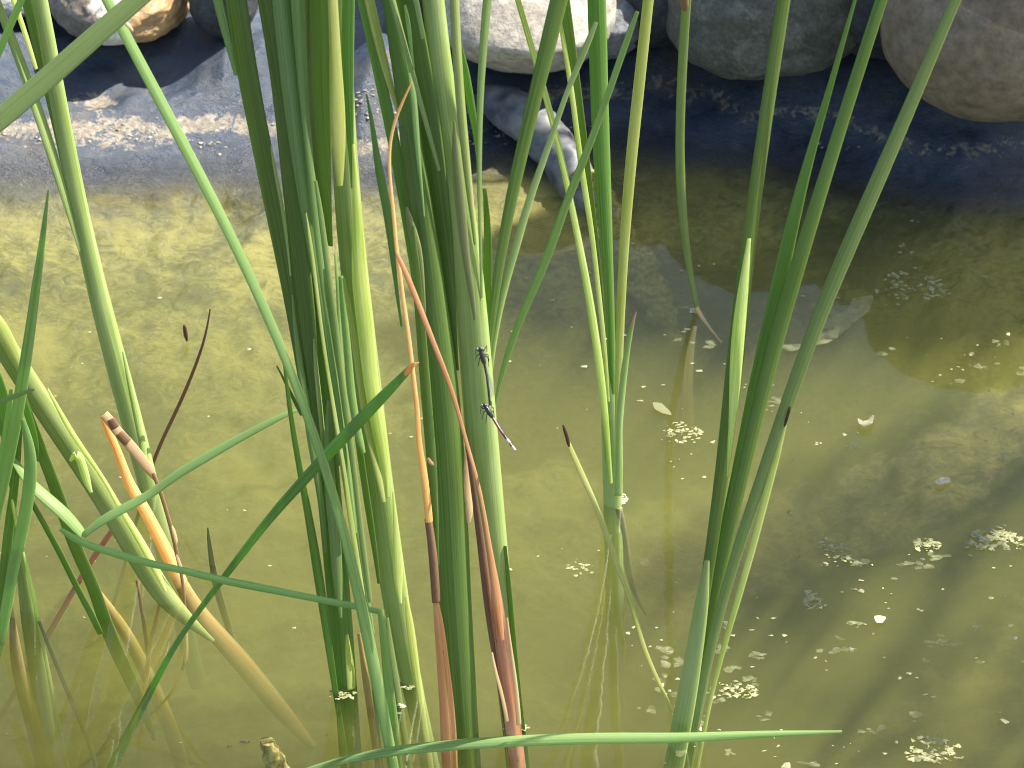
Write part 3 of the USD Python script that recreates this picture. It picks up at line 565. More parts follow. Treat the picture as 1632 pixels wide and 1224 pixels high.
# --- right fan
plant('fan', 'cattail', 'cattail shoot at the right spreading a fan of long straight blades', 'cattail', (1085, 1168), .26, [
    ('leaf', 'green', [(1365, -8, 4), (1347, 50, 8), (1332, 110, 8), (1316, 165, 11), (1301, 210, 12), (1287, 260, 15), (1271, 320, 19), (1253, 400, 22), (1240, 460, 24), (1225, 530, 24), (1208, 600, 24), (1196, 660, 22), (1183, 720, 20), (1168, 790, 18), (1155, 850, 18), (1140, 920, 16), (1125, 1000, 14), (1112, 1060, 10)], dict(d=.004, yaw=.05, ext=.06)),
    ('leaf', 'green', [(1250, -10, 21), (1234, 100, 21), (1217, 200, 20), (1205, 300, 21), (1190, 400, 23), (1180, 480, 26), (1173, 560, 28), (1168, 620, 26), (1162, 680, 24), (1154, 740, 22), (1146, 800, 20), (1136, 860, 18), (1125, 940, 17), (1112, 1010, 17), (1102, 1080, 18), (1090, 1165, 18)], dict(d=0, yaw=.3, base=True)),
    ('leaf', 'yellow', [(1194, 380, 5), (1188, 430, 12), (1181, 490, 18), (1176, 540, 20), (1172, 600, 18), (1168, 660, 12), (1163, 710, 7), (1160, 760, 3)], dict(d=-.006, yaw=.35)),
    ('leaf', 'green', [(1407, -8, 18), (1372, 100, 19), (1340, 200, 19), (1310, 300, 21), (1281, 390, 24), (1262, 450, 24), (1245, 510, 24), (1228, 570, 24), (1212, 630, 22), (1199, 690, 20), (1186, 750, 18), (1172, 810, 17), (1158, 870, 16), (1140, 950, 14), (1125, 1030, 12), (1112, 1090, 8)], dict(d=-.004, yaw=.35)),
    ('leaf', 'blue', [(1526, -8, 16), (1480, 100, 19), (1437, 200, 22), (1395, 300, 24), (1350, 400, 25), (1325, 450, 24), (1302, 500, 23), (1278, 560, 22), (1261, 620, 20), (1243, 680, 20), (1222, 740, 19), (1203, 800, 18), (1182, 850, 18), (1164, 890, 17), (1147, 960, 15), (1130, 1030, 14), (1115, 1090, 15), (1104, 1165, 16)], dict(d=-.010, yaw=.35, base=True)),
    ('sheath', 'stem', [(1127, 893, 4), (1122, 930, 18), (1116, 980, 24), (1108, 1030, 27), (1100, 1080, 30), (1091, 1130, 32), (1084, 1168, 32)], dict(kind='half', d=-.014, yaw=-.25, base=True)),
    ('leaf', 'yellow', [(1254, 662, 4), (1246, 700, 9), (1232, 745, 12), (1218, 800, 12), (1203, 860, 11), (1180, 940, 11), (1162, 1000, 9), (1149, 1050, 8), (1138, 1085, 7), (1124, 1157, 6)], dict(d=-.010, yaw=.35, base=True)),
    ('leaf_tip', 'tip', [(1259, 648, 2), (1257, 656, 5), (1253, 670, 5), (1250, 680, 2)], dict(d=-.012, label='dark brown dead tip of the short right blade')),
    ('dead_leaf', 'yellow', [(904, 702, 5), (907, 710, 8), (923, 746, 9), (943, 790, 9), (965, 848, 9), (981, 894, 9), (1008, 965, 8), (1024, 1028, 8), (1039, 1065, 7), (1056, 1100, 6), (1074, 1140, 5)], dict(d=-.006, yaw=.4, label='thin yellow leaf leaning to the left')),
    ('leaf_tip', 'tip', [(897, 677, 2), (901, 688, 6), (905, 702, 6), (907, 712, 3)], dict(d=-.008, label='dark brown dead tip of the yellow leaf')),
])
# --- leaf lying across the bottom
plant('flat', 'cattail_leaf', 'pale leaf lying level across the foot of the picture', 'leaf', (900, 1205), .0, [
    ('blade', 'blue', [(430, 1250, 9), (520, 1218, 12), (600, 1200, 15), (700, 1189, 17), (800, 1182, 18), (900, 1178, 18), (1000, 1176, 18), (1060, 1177, 17), (1150, 1173, 14), (1250, 1169, 10), (1342, 1166, 3)], dict(yaw=.3, kind='half'))])
# --- dark diagonal leaf
plant('diag', 'cattail_leaf', 'dark green leaf slanting up to an orange tip beside the centre stem', 'leaf', (243, 1095), -.08, [
    ('blade', 'green', [(654, 587, 8), (645, 596, 12), (631, 612, 16), (596, 645, 19), (549, 697, 20), (518, 727, 19), (488, 762, 17), (459, 791, 16), (429, 827, 14), (400, 862, 13), (375, 898, 12), (341, 940, 10), (313, 979, 9), (284, 1018, 9), (256, 1069, 10), (237, 1108, 12), (214, 1150, 14), (185, 1210, 16), (170, 1240, 16)], dict(yaw=-.2, d=0)),
    ('leaf_tip', 'dry', [(660, 578, 2), (656, 584, 8), (650, 592, 9), (645, 598, 3)], dict(d=-.003, label='orange dead tip'))])

# --- leaning stem at the left
plant('lean', 'cattail', 'fat yellow-green stem leaning left into the water at the left edge', 'cattail', (252, 958), .06, [
    ('stem', 'stem', [(-60, 440, 36), (-30, 490, 36), (-3, 535, 37), (24, 580, 38), (52, 622, 38), (83, 669, 37), (116, 717, 37), (150, 770, 36), (174, 806, 37), (198, 846, 38), (226, 895, 38), (243, 923, 37), (268, 962, 32), (294, 984, 24), (322, 1008, 12), (340, 1022, 3)], dict(kind='stem', d=0)),
    ('leaf', 'yellow', [(76, 620, 3), (95, 655, 7), (113, 688, 9), (135, 720, 8), (158, 752, 6), (175, 780, 7), (192, 812, 8), (206, 832, 10), (225, 865, 12), (242, 895, 13), (256, 925, 9), (264, 942, 3)], dict(kind='half', d=-.017, yaw=.45)),
    ('leaf', 'yellow', [(112, 735, 3), (122, 725, 14), (134, 752, 14), (146, 785, 4)], dict(d=-.022, yaw=.2)),
    ('leaf', 'yellow', [(-12, 500, 16), (4, 525, 20), (20, 555, 18), (32, 585, 8)], dict(d=-.024, yaw=.35)),
])
plant('deadleft', 'cattail_leaf', 'orange dead leaf folded over at its top beside the leaning stem', 'leaf', (287, 930), .05, [
    ('blade', 'dry', [(164, 662, 10), (174, 690, 12), (185, 713, 13), (196, 745, 15), (206, 772, 17), (223, 799, 18), (247, 844, 20), (270, 890, 22), (290, 932, 22)], dict(kind='half', d=-.004, yaw=.3)),
    ('drowned_blade', 'drown', [(282, 915, 18), (296, 945, 24), (315, 975, 27), (345, 1010, 29), (385, 1055, 31), (430, 1110, 30), (472, 1160, 22), (500, 1190, 10)], dict(kind='half', d=-.004, yaw=.3, ext=0)),
    ('folded_end', 'straw', [(166, 660, 14), (176, 672, 16), (187, 687, 16), (206, 708, 17), (227, 734, 17), (243, 756, 11), (250, 768, 3)], dict(d=-.010, yaw=.2, label='pale folded end with brown bars')),
    ('brown_bar', 'brown', [(176, 668, 12), (181, 677, 15), (184, 682, 13)], dict(d=-.0118, ext=0, wob=False, n=8)),  # leaf shadows laid on as brown strips
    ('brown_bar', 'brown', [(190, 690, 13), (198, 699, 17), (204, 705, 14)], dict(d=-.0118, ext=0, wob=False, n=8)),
    ('dead_strand', 'brown', [(244, 754, 6), (256, 785, 7), (268, 825, 6), (276, 855, 7), (283, 890, 6), (290, 920, 5), (296, 990, 5), (297, 1035, 5), (290, 1069, 5), (279, 1097, 5), (256, 1123, 4), (217, 1159, 4), (165, 1195, 4), (124, 1224, 4)], dict(d=-.012, yaw=.3, soft=.6, label='twisted brown strand with pale flecks')),
    ('dead_strand', 'straw', [(274, 838, 2), (277, 848, 6), (280, 860, 6), (281, 868, 2)], dict(d=-.015, yaw=.5)),
    ('dead_strand', 'straw', [(281, 884, 2), (285, 896, 6), (290, 912, 6), (291, 920, 2)], dict(d=-.015, yaw=.5)),
    ('dead_strand', 'straw', [(294, 985, 2), (296, 1005, 6), (297, 1045, 6), (295, 1058, 2)], dict(d=-.015, yaw=.5)),
    ('dead_strand', 'straw', [(290, 1068, 2), (284, 1085, 6), (276, 1103, 5), (272, 1110, 2)], dict(d=-.015, yaw=.5)),
])
plant('kink1', 'cattail_leaf', 'kinked blue-green leaf rising to the right from the left tangle', 'leaf', (140, 1040), .3, [
    ('blade', 'blue', [(20, 730, 10), (40, 760, 15), (54, 776, 18), (75, 795, 20), (98, 815, 20), (120, 838, 18), (133, 853, 13)], dict(d=-.004, yaw=.6)),
    ('blade', 'blue', [(478, 652, 3), (462, 656, 8), (440, 668, 11), (410, 683, 12), (370, 705, 13), (335, 725, 15), (300, 745, 15), (268, 766, 14), (240, 788, 14), (212, 803, 15), (176, 821, 15), (150, 838, 13), (133, 853, 9)], dict(d=-.006, yaw=-.6)),
])
plant('kink2', 'cattail_leaf', 'narrow blue-green leaf lying nearly level and folded down at its right end', 'leaf', (420, 1150), .0, [
    ('blade', 'blue', [(96, 843, 4), (104, 852, 10), (118, 862, 12), (137, 869, 12), (167, 877, 12), (196, 886, 12), (245, 900, 12), (294, 909, 11), (341, 922, 12), (386, 931, 13), (434, 940, 12), (482, 950, 11), (538, 961, 11), (575, 968, 10), (610, 976, 8)], dict(d=0, yaw=-.3)),
    ('folded_end', 'blue', [(606, 972, 9), (612, 1020, 13), (618, 1080, 15), (624, 1130, 16), (631, 1190, 15), (636, 1230, 13)], dict(d=-.002, yaw=.2)),
])
plant('stalk', 'dead_stalk', 'thin brown dead stalk leaning right above the open water at the left', 'dead stalk', (236, 760), .0, [
    ('stalk', 'brown', [(335, 492, 2), (332, 524, 4), (315, 574, 5), (288, 641, 6), (261, 695, 6), (243, 737, 6), (234, 770, 6)], dict(kind='thread', base=True))])
plant('stalk2', 'dead_stalk', 'short reddish dead stalk behind the leaning stem', 'dead stalk', (128, 925), .0, [
    ('stalk', 'red', [(184, 838, 8), (172, 855, 9), (157, 877, 10), (141, 900, 9), (126, 926, 9)], dict(kind='thread', base=True))])
plant('tipup', 'cattail_leaf', 'short dark leaf tip poking from the water between the left clump and leaning stem', 'leaf', (338, 900), .0, [
    ('blade', 'drowngreen', [(331, 841, 2), (333, 860, 6), (337, 890, 9), (343, 925, 11), (352, 960, 12), (364, 1000, 10), (374, 1035, 3)], dict(yaw=-.4))])
plant('pair', 'cattail', 'dark narrow pair of blades entering the water left of the leaning stem', 'cattail', (160, 990), .04, [
    ('leaf', 'green', [(34, 620, 8), (42, 650, 12), (58, 700, 18), (80, 755, 19), (100, 810, 21), (118, 870, 21), (137, 907, 20), (157, 956, 20), (167, 992, 22), (188, 1042, 23), (214, 1095, 20), (232, 1140, 14), (246, 1180, 4)], dict(d=.004, yaw=-.5)),
    ('leaf', 'green', [(42, 785, 8), (70, 835, 9), (98, 886, 10), (122, 935, 10), (147, 982, 11), (160, 1010, 9)], dict(d=-.004, yaw=-.5)),
])
plant('tangle', 'cattail', 'tangled blue-green blades of the cattail at the lower left edge', 'cattail', (46, 990), .02, [
    ('stem', 'stem', [(18, 800, 12), (26, 855, 15), (34, 900, 18), (41, 945, 23), (48, 992, 28)], dict(kind='stem', base=True, d=.012)),
    ('leaf', 'yellow', [(37, 880, 3), (46, 915, 6), (54, 955, 7), (61, 990, 6)], dict(d=.004, yaw=.4, base=True)),
    ('leaf', 'green', [(34, 660, 6), (30, 700, 10), (25, 760, 13), (16, 830, 16), (8, 900, 16), (2, 960, 14), (-6, 1010, 10)], dict(d=.002, yaw=.1)),
    ('leaf', 'green', [(28, 610, 5), (38, 640, 10), (48, 672, 12), (56, 705, 10), (60, 735, 4)], dict(d=.003, yaw=-.5)),
    ('leaf', 'blue', [(77, 303, 2), (72, 345, 7), (65, 405, 12), (58, 450, 14), (52, 500, 16), (43, 560, 18), (34, 620, 20), (24, 680, 19), (12, 740, 18), (2, 790, 16), (-10, 840, 14)], dict(d=-.016, yaw=.1)),
    ('leaf', 'blue', [(36, 668, 6), (45, 700, 15), (50, 735, 20), (47, 775, 21), (42, 810, 20), (34, 850, 20), (22, 900, 19), (12, 960, 18), (0, 1020, 16), (-12, 1070, 12)], dict(d=-.022, yaw=.2)),
    ('leaf', 'blue', [(-12, 643, 7), (15, 635, 8), (40, 625, 7), (55, 621, 3)], dict(d=-.026, yaw=.2)),
    ('leaf', 'blue', [(18, 620, 6), (10, 690, 13), (4, 740, 15), (0, 790, 14), (-10, 850, 12)], dict(d=-.010, yaw=.1)),
    ('leaf', 'green', [(-14, 590, 26), (2, 640, 28), (14, 700, 24), (20, 760, 16), (22, 800, 6)], dict(d=.016, yaw=-.5)),
    ('leaf', 'yellow', [(19, 796, 3), (22, 812, 6), (25, 830, 5), (26, 842, 2)], dict(d=-.004, yaw=.4)),
])

# --- drowned stalks
def drowned(label, pts, mt, base, k=.05, **o):
    plant(label, 'drowned_stalk', label, 'drowned stalk', base, k, [('stalk', mt, pts, dict(kind='half', ext=0, **o))])
drowned('broad drowned brown stalk under the dark blade pair', [(140, 915, 2), (152, 938, 9), (170, 965, 15), (195, 1000, 19), (225, 1055, 21), (250, 1110, 23), (275, 1170, 24), (292, 1235, 22)], 'drown', (150, 935))
drowned('pale thin drowned stalk below the foot of the leaning stem', [(258, 945, 5), (248, 990, 6), (238, 1035, 8), (232, 1100, 8), (226, 1160, 7), (220, 1215, 6)], 'straw', (258, 945))
drowned('dark thin drowned stalk left of the pale one', [(218, 925, 4), (224, 960, 5), (230, 1000, 6), (238, 1060, 6), (243, 1120, 5)], 'brown', (218, 925))
drowned('pale underwater strip painting the reflection of the bent hanging leaf', [(1108, 520, 5), (1100, 560, 12), (1096, 620, 16), (1100, 690, 17), (1108, 760, 14), (1120, 830, 8)], 'straw', (1108, 518))  # mirror image of the hanging leaf, modelled as a pale submerged strip
drowned('drowned grey-green leaf below the slender right shoot', [(985, 810, 12), (992, 850, 15), (1000, 900, 12), (1012, 945, 8), (1030, 980, 3)], 'drowngreen', (985, 808))
drowned('drowned brown stem foot below the lower left tangle', [(18, 960, 2), (20, 990, 9), (25, 1040, 19), (38, 1100, 24), (55, 1160, 26), (70, 1230, 26)], 'drown', (20, 985))
drowned('thin yellowish drowned blade at the lower left', [(62, 990, 5), (90, 1060, 6), (115, 1120, 7), (140, 1180, 7), (155, 1230, 6)], 'drowngreen', (62, 990))

# ------------------------------------------------------------------ algae stub, fold of the liner
def tube(pts, rad, m=16, noise=0.0, seed=1, n=60, flat=1.0):
    P = np.array(pts, float)
    s = np.concatenate([[0], np.cumsum(np.linalg.norm(np.diff(P, axis=0), axis=1))])
    ss = np.linspace(0, s[-1], n)
    C = np.stack([PchipInterpolator(s, P[:, j])(ss) for j in range(3)], 1)
    r = PchipInterpolator(s, rad)(ss)
    T = np.gradient(C, axis=0); T /= np.linalg.norm(T, axis=1)[:, None]
    ref = np.array([0, 0, 1.0]) if abs(np.mean(T[:, 2])) < .8 else np.array([0, 1.0, 0])
    A = np.cross(T, ref); A /= np.linalg.norm(A, axis=1)[:, None]
    B = np.cross(A, T)
    ph = np.linspace(0, 2 * np.pi, m, endpoint=False)
    V = C[:, None] + r[:, None, None] * (A[:, None] * np.cos(ph)[None, :, None] + flat * B[:, None] * np.sin(ph)[None, :, None])
    V = V.reshape(-1, 3)
    if noise:
        N = V - np.repeat(C, m, 0)
        V = V + N * ((meshkit.fbm(V * 120, 3, seed) - .5) * noise * 2)[:, None]
    ii = np.arange(n * m).reshape(n, m); nx_ = np.roll(ii, -1, 1)
    a, b, c, e = ii[:-1], nx_[:-1], nx_[1:], ii[1:]
    Fc = [np.stack([a, b, c], -1).reshape(-1, 3), np.stack([a, c, e], -1).reshape(-1, 3)]
    V = np.vstack([V, C[0], C[-1]])
    Fc.append(np.array([(ii[0, j], n * m, nx_[0, j]) for j in range(m)] + [(ii[-1, j], nx_[-1, j], n * m + 1) for j in range(m)]))
    tm = trimesh.Trimesh(V, np.vstack(Fc), process=False)
    if tm.volume < 0:
        tm.invert()
    return tm

def on_liner(px, py, lift=0.0):
    """where the ray of a photograph place meets the liner"""
    d = ray(px, py)
    t = np.linspace(1.2, 4.0, 3000)
    P = EYE + d * t[:, None]
    h = height(P[:, 0], P[:, 1])
    i = np.argmax(P[:, 2] < h)
    return P[i] + np.array([0, 0, lift])

fp = [on_liner(768, 172, .010), on_liner(800, 195, .016), on_liner(845, 226, .017), on_liner(885, 262, .013), on_liner(918, 300, .006), on_liner(960, 345, .000), on_liner(1005, 420, -.002), on_liner(1045, 490, -.004), on_liner(1085, 545, -.010)]
ft, floc = thing('liner_fold', 'crusted grey fold of the liner running down into the water by the central clump', 'liner fold', fp[2])
obj('dry_ridge', tube(fp[:6], [.010, .016, .019, .018, .016, .013], noise=.16, seed=5, n=90, m=24), M['fold'], ft, smooth=True, origin=floc)
obj('algae_ridge', tube([p + np.array([0, 0, .004]) for p in fp[4:]], [.012, .014, .014, .013, .006], noise=.8, seed=6, n=90, m=24), M['algae'], ft, smooth=True, origin=floc)

sp = [onplane(452, 1262, ground(440, 1215)[1]), onplane(440, 1222, ground(440, 1215)[1]), onplane(430, 1180, ground(440, 1215)[1])]
stub = tube(sp, [.0062, .0060, .0042], noise=.9, seed=8, n=60, m=20)
tag(obj('algae_stub', stub, M['algae'], smooth=True), 'algae covered stub standing up at the bottom edge', 'stub')

# ------------------------------------------------------------------ limescale flakes along the old waterline
r2 = np.random.default_rng(7)
def flake(c, size, nrm_jit=.4, m=6, thick=.25, seed=None, flat=False):
    a = np.sort(r2.uniform(0, 2 * np.pi, m))
    rr = size * r2.uniform(.45, 1.0, m)
    el = r2.uniform(.5, 1.0)
    p = np.stack([np.cos(a) * rr, np.sin(a) * rr * el, r2.uniform(-.15, .15, m) * size * (0 if flat else 1)], 1)
    top = np.array([[0, 0, size * thick * r2.uniform(.5, 1.2)]])
    v = np.vstack([p, top])
    if not flat:
        ax = r2.normal(size=3); ax /= np.linalg.norm(ax)
        R = trimesh.transformations.rotation_matrix(r2.normal() * nrm_jit, ax)[:3, :3]
        v = v @ R.T
    f = [(i, (i + 1) % m, m) for i in range(m)] + [(0, i + 1, i) for i in range(1, m - 1)]
    return v + c, np.array(f)

def gather(parts):
    off, V, Fc = 0, [], []
    for v, f in parts:
        V.append(v); Fc.append(f + off); off += len(v)
    return np.vstack(V), np.vstack(Fc)

fl = []
xr = r2.uniform(-.5, .5, 1500)
sr = r2.normal(.043, .006, 1500)
dens = meshkit.fbm(np.stack([xr * 16, sr * 60, 0 * xr], -1), 4, 33)
yy = shore(xr) + sr
zz = height(xr, yy)
keep = (dens > .55 + .10 * np.clip(xr * 4, -.4, 1)) & (zz > .004) & (sr < .075)
for x, y, z in zip(xr[keep], yy[keep], zz[keep]):
    fl.append(flake(np.array([x, y, z + .0002]), .0006 + .0026 * r2.uniform(0, 1) ** 2.2, .28, 6, .18))
tag(obj('limescale', gather(fl), M['crust'], smooth=False), 'pale flaky limescale along the old waterline on the liner', 'limescale', kind='stuff')

# ------------------------------------------------------------------ floating specks, scum, foam, film
sp_ = []
n_ = 1500
sx, sy = r2.uniform(-30, 1660, n_), r2.uniform(330, 1230, n_)
w = .12 + .62 * np.clip((sx - 820) / 250, 0, 1)
cl = meshkit.fbm(np.stack([sx / 110, sy / 60, 0 * sx], -1), 3, 41)
keepm = (r2.uniform(0, 1, n_) < w) & (cl > .47)
for x, y in zip(sx[keepm], sy[keepm]):
    c = ground(x, y, .0007)
    sp_.append(flake(c, abs(r2.normal(0, .0010)) ** 1.0 + .0004 + (.0022 * r2.uniform(0, 1) ** 4), .1, 7, .12, flat=True))
tag(obj('floating_specks', gather(sp_), M['speck'], smooth=False), 'pale specks scattered over the still water', 'specks', kind='stuff')

def scum(label, px, py, rx, ry, n, smax=.0030, matl='scum', seed=0, rise=.0012):
    parts = []
    for i in range(n):
        a, q = r2.uniform(0, 6.28), math.sqrt(r2.uniform(0, 1))
        wob = .6 + .8 * meshkit.fbm(np.array([math.cos(a) * 1.5 + seed, math.sin(a) * 1.5, seed * 2.2]), 2, seed)
        x, y = px + rx * q * wob * math.cos(a), py + ry * q * wob * math.sin(a)
        parts.append(flake(ground(x, y, .0006 + rise * r2.uniform(0, 1) * (1 - q)), r2.uniform(.3, 1) ** 1.5 * smax * 1.7, .16, 8, .14))
    g = gather(parts)
    t, loc = thing('scum_patch', label, 'algae scum', ground(px, py, 0), None)
    obj('flakes', g, M[matl], t, smooth=False, origin=loc)

scum('ragged pale scum raft touching the right edge of the picture', 1590, 860, 48, 16, 120, .0028)
scum('small yellow scum clot left of the raft at the right edge', 1478, 868, 22, 10, 45, .0026)
scum('yellow crumbly scum clot in the open water right of the fan', 1297, 956, 15, 14, 45, .0026)
scum('faint scum patch right of the foot of the fan', 1178, 1100, 34, 12, 60, .0022)
scum('pale drifting scum streak at the lower right corner', 1490, 1195, 45, 20, 90, .0026)
scum('small scum crumbs above the yellow clot', 1330, 880, 30, 22, 40, .0020)
scum('scum crumbs around the painted leaf reflection', 1090, 690, 36, 16, 60, .0020)
scum('scum crumbs beyond the fan near the far bank', 1460, 455, 60, 22, 90, .0024)
scum('scum bits left of the slender shoot', 925, 905, 25, 12, 22, .0018)
scum('white froth at the foot of the slender right shoot', 986, 795, 14, 9, 50, .0020, 'foam', 3, .004)
scum('white froth at the foot of the fan', 1104, 1158, 12, 7, 36, .0018, 'foam', 4, .004)
scum('white froth speck at the foot of the left clump', 637, 1122, 8, 5, 22, .0016, 'foam', 5, .003)
scum('froth ring at the foot of the reddish sheath', 822, 1160, 18, 6, 40, .0018, 'foam', 6, .002)
scum('froth collar on the fat yellow-green stem', 650, 1092, 18, 7, 36, .0018, 'scum', 7, .002)
scum('froth collar on the tall left shoot', 548, 1106, 24, 8, 40, .0016, 'scum', 8, .002)
scum('white froth where the hanging leaf meets the water', 1107, 494, 7, 5, 20, .0018, 'foam', 9, .002)

fm = []
for i in range(150):
    x, y = r2.uniform(1020, 1650), r2.uniform(430, 1230)
    if meshkit.fbm(np.array([x / 120, y / 60, 2.0]), 3, 51) < .5:
        continue
    for j in range(r2.integers(2, 6)):
        fm.append(flake(ground(x + r2.normal(0, 9), y + r2.normal(0, 4), .0005 + .0003 * j), r2.uniform(.0015, .0060), .05, 9, .06, flat=True))
tag(obj('floating_film_flakes', gather(fm), M['film'], smooth=False), 'thin greyish translucent film flakes drifting on the water at the right', 'film flakes', kind='stuff')

def sheet(name, label, cat, pts, matl, z=.0012, curl=.0):
    P = Polygon(pts).buffer(6).buffer(-4)
    from shapely import segmentize
    P = segmentize(P, 6)
    V2, F2 = trimesh.creation.triangulate_polygon(P, engine='earcut')
    V2 = np.asarray(V2)
    ar = np.cross(V2[F2[:, 1]] - V2[F2[:, 0]], V2[F2[:, 2]] - V2[F2[:, 0]]).sum()
    F2 = F2[:, ::-1] if ar > 0 else F2                                  # picture rows run down: turn the face up
    V = np.array([ground(x, y, z) for x, y in V2])
    V[:, 2] += curl * (meshkit.fbm(V * 60, 3, 3) - .3)
    V = np.vstack([V, V - [0, 0, .0004]])
    n0 = len(V2)
    e = trimesh.Trimesh(np.c_[V2, 0 * V2[:, 0]], F2, process=False)
    ed = e.edges[trimesh.grouping.group_rows(e.edges_sorted, require_count=1)]
    side = np.vstack([np.c_[ed[:, 0], ed[:, 1], ed[:, 1] + n0], np.c_[ed[:, 0], ed[:, 1] + n0, ed[:, 0] + n0]])
    t, loc = thing(name, label, cat, V.mean(0))
    obj('sheet', (V, np.vstack([F2, F2[:, ::-1] + n0, side])), matl, t, smooth=30, origin=loc)
sheet('floating_film', 'torn grey translucent film floating right of the fan blades', 'film', [(1290, 550), (1320, 510), (1350, 498), (1362, 478), (1390, 474), (1384, 495), (1362, 512), (1340, 532), (1318, 545), (1262, 558), (1240, 552)], M['film'], curl=.003)
sheet('floating_leaf_scrap', 'small curled leaf scrap floating left of the painted leaf reflection', 'leaf scrap', [(1042, 645), (1054, 646), (1064, 655), (1068, 661), (1056, 658), (1045, 652)], M['drowngreen'], curl=.003)
sheet('floating_petal', 'small white petal-like flake in the shaded water at the right', 'flake', [(1492, 770), (1500, 766), (1511, 765), (1512, 769), (1502, 772), (1494, 773)], M['foam'], curl=.004)
sheet('floating_petal', 'curled yellow flake between the fan and the right edge', 'flake', [(1368, 672), (1374, 678), (1384, 676), (1391, 668), (1388, 680), (1378, 684), (1370, 680)], M['speck'], curl=.008)
sheet('floating_petal', 'white crescent flake in the lower right water', 'flake', [(1395, 986), (1402, 985), (1410, 987), (1405, 992), (1398, 992)], M['foam'], curl=.005)
seedp = onplane(295, 540, ground(295, 545)[1])
tag(obj('floating_seed', tube([onplane(298, 544, ground(296, 545)[1]), onplane(296, 532, ground(296, 545)[1]), onplane(294, 518, ground(296, 545)[1])], [.0006, .0017, .0010], n=14, m=8), M['tip'], smooth=True), 'small brown seed husk standing on the water at the left', 'seed husk')

# ------------------------------------------------------------------ damselflies on the stem
g3, k3, _, _ = PLANTS['clump3']
def on_stem(px, py, out=0.0):
    return onplane(px, py, g3[1] - .016 - out, k3)

def ball(c, r, sub=2):
    m = trimesh.creation.icosphere(subdivisions=sub)
    m.apply_scale(r); m.apply_translation(c)
    return m

def damselfly(label, head, thorax0, thorax1, abd, matA, segs, wings, legs, group):
    t, loc = thing('damselfly', label, 'damselfly', thorax0, group)
    hd = trimesh.util.concatenate([trimesh.Trimesh(*(lambda m: (m.vertices * [1.25, .9, .9] + head, m.faces))(ball((0, 0, 0), .0013)))])
    obj('head', hd, M['black'], t, True, origin=loc)
    for s in (-1, 1):
        obj('eye', ball(head + np.array([s * .0015, -.0003, .0001]), .0009), M['eye'], t, True, origin=loc)
    obj('thorax', tube([thorax0, (thorax0 * .5 + thorax1 * .5) + [0, -.0004, 0], thorax1], [.0010, .0015, .0010], m=12, n=14), M['black'], t, True, origin=loc)
    A = np.array(abd)
    for a, b, mt, r in segs:
        P = [A[0] + (A[-1] - A[0]) * f if len(A) == 2 else np.array([np.interp(f, np.linspace(0, 1, len(A)), A[:, j]) for j in range(3)]) for f in np.linspace(a, b, 4)]
        obj('abdomen', tube(P, [r, r * 1.08, r * 1.02, r * 1.1], m=10, n=8), M[mt], t, True, origin=loc)
    for w0, w1, wd in wings:
        ax = (w1 - w0); ln = np.linalg.norm(ax); ax /= ln
        sd = np.cross(ax, [0, 1, 0]); sd /= np.linalg.norm(sd)
        prof = [(0, .05), (.2, .25), (.5, .75), (.8, 1.0), (.95, .7), (1.0, .1)]
        pts = [w0 + ax * ln * f + sd * wd * q for f, q in prof] + [w0 + ax * ln * f - sd * wd * q * .2 for f, q in prof[::-1]]
        V = np.array(pts); V = np.vstack([V, V + [0, -.0001, 0]])
        n0 = len(pts)
        F0 = [(i, i + 1, n0 - 2 - i) for i in range(n0 // 2 - 1)] + [(i, n0 - 2 - i, n0 - 1 - i) for i in range(n0 // 2 - 1)]
        F0 = np.array(F0)
        sdF = [(i, (i + 1) % n0, (i + 1) % n0 + n0) for i in range(n0)] + [(i, (i + 1) % n0 + n0, i + n0) for i in range(n0)]
        obj('wing', (V, np.vstack([F0, F0[:, ::-1] + n0, sdF])), M['wing'], t, False, origin=loc)
    for kn, ft in legs:
        obj('leg', tube([thorax0 * .7 + thorax1 * .3, kn, ft], [.00035, .00028, .00018], m=6, n=10), M['black'], t, True, origin=loc)

h = on_stem(765, 556, .006)
a0, a1 = on_stem(766, 557, .006), on_stem(772, 580, .0065)
dm = [a1, on_stem(776, 600, .007), on_stem(779, 625, .008), on_stem(781, 646, .009)]
damselfly('upper black damselfly of the pair clinging to the stem right of the middle', h, a0, a1, dm, 'black', [(0, .5, 'black', .0007), (.5, 1, 'black', .00065)],
          [(a1, on_stem(784, 634, .011), .0022), (a1, on_stem(787, 630, .008), .0022)],
          [(on_stem(760, 558, .005), on_stem(758, 565, -.002)), (on_stem(761, 566, .006), on_stem(758, 575, -.002)), (on_stem(764, 573, .006), on_stem(762, 584, -.002)),
           (on_stem(775, 552, .004), on_stem(776, 560, -.004)), (on_stem(778, 566, .004), on_stem(778, 576, -.005)), (on_stem(779, 572, .004), on_stem(779, 584, -.005))], None)
h = on_stem(772, 646, .006)
a0, a1 = on_stem(774, 648, .007), on_stem(785, 665, .009)
dm = [a1, on_stem(795, 682, .013), on_stem(808, 700, .017), on_stem(821, 718, .021)]
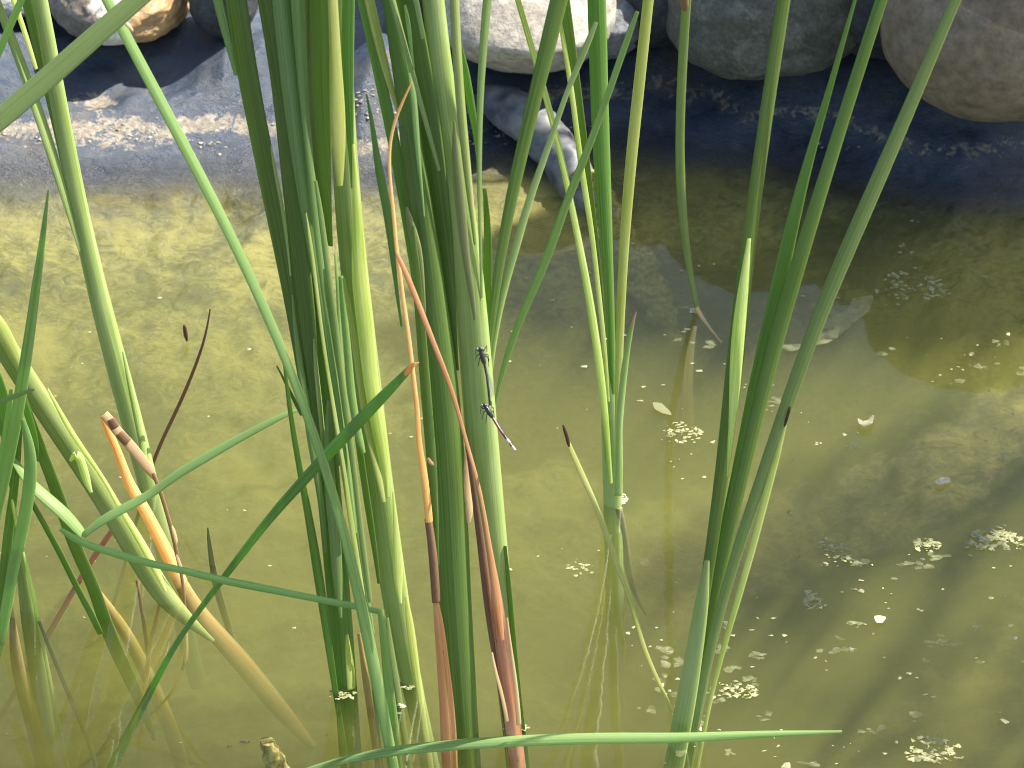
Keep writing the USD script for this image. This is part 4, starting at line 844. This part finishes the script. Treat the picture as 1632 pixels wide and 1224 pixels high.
damselfly('lower reddish damselfly hanging out from the stem with pale abdomen tip', h, a0, a1, dm, 'insectred', [(0, .55, 'insectred', .0008), (.55, .66, 'black', .0007), (.66, .78, 'insectpale', .0008), (.78, .88, 'insectred', .0007), (.88, 1.0, 'insectpale', .0008)],
          [(a1, on_stem(806, 690, .018), .002), (a1, on_stem(803, 694, .014), .002)],
          [(on_stem(768, 650, .006), on_stem(766, 659, -.002)), (on_stem(771, 657, .006), on_stem(769, 668, -.002)), (on_stem(776, 662, .006), on_stem(774, 676, -.003)),
           (on_stem(780, 642, .005), on_stem(784, 650, -.006)), (on_stem(785, 650, .005), on_stem(787, 660, -.006)), (on_stem(786, 656, .005), on_stem(788, 670, -.006))], None)

# ------------------------------------------------------------------ unseen shrubs added beyond the right edge to shade the right bank and water
def shrub(label, centre, rad, nleaf, seed, foot, turn=0.0):
    q = np.random.default_rng(seed)
    t, loc = thing('bank_shrub', label, 'shrub', foot)  # added shade caster, stays out of view
    c = np.array(centre)
    for i in range(7):
        tgt = c + q.normal(size=3) * np.array(rad) * .5
        obj('branch', tube([foot + q.normal(size=3) * [.02, .02, 0], (foot + tgt) / 2 + q.normal(size=3) * .04, tgt], [.010, .007, .003], m=8, n=16), M['bark'], t, True, origin=loc)
    d = q.normal(size=(nleaf, 3)); d /= np.linalg.norm(d, axis=1)[:, None]
    e = d * np.array(rad) * (q.uniform(0, 1, (nleaf, 1)) ** .45) * (.75 + .5 * meshkit.fbm(d * 2 + seed, 3, seed))[:, None]
    p = c + e @ np.array([[math.cos(turn), math.sin(turn), 0], [-math.sin(turn), math.cos(turn), 0], [0, 0, 1]])
    ln = q.uniform(.022, .045, nleaf)
    u = q.normal(size=(nleaf, 3)); u /= np.linalg.norm(u, axis=1)[:, None]
    w = np.cross(u, q.normal(size=(nleaf, 3))); w /= np.linalg.norm(w, axis=1)[:, None]
    nn = np.cross(u, w)
    V = np.stack([p - u * ln[:, None], p + w * ln[:, None] * .4 + nn * ln[:, None] * .08, p + u * ln[:, None], p - w * ln[:, None] * .4 + nn * ln[:, None] * .08], 1).reshape(-1, 3)
    b = np.arange(nleaf)[:, None] * 4
    Fc = np.vstack([b + [0, 1, 2], b + [0, 2, 3]])
    pr = obj('foliage', (V, Fc), M['shrubleaf'], t, False, origin=loc)
    pr.SetCustomDataByKey('kind', 'stuff')

def over(px, py, z, up):
    """a point towards the sun from the pond place seen at px, py"""
    g = ground(px, py, z)
    return g + SUN * (up / SUN[2])
f1 = over(1400, 270, 0.05, .80)
shrub('added unseen leafy shrub casting shade over the right bank', f1, (.265, .13, .15), 2200, 3, np.array([f1[0] + .12, f1[1] + .12, .08]))
f2 = over(1500, 735, 0.0, .85)
shrub('added unseen leafy branch shaped to shade the water at the right', f2, (.23, .055, .08), 330, 5, np.array([1.38, f2[1] + .3, .08]), turn=math.atan2(*(ground(1690, 640) - ground(1150, 850))[[1, 0]]))
f3 = over(1640, 1020, 0.0, .95)
shrub('added unseen sparse shrub dappling shade on the near right water', f3, (.19, .16, .12), 110, 6, np.array([1.40, f3[1] + .1, .08]))
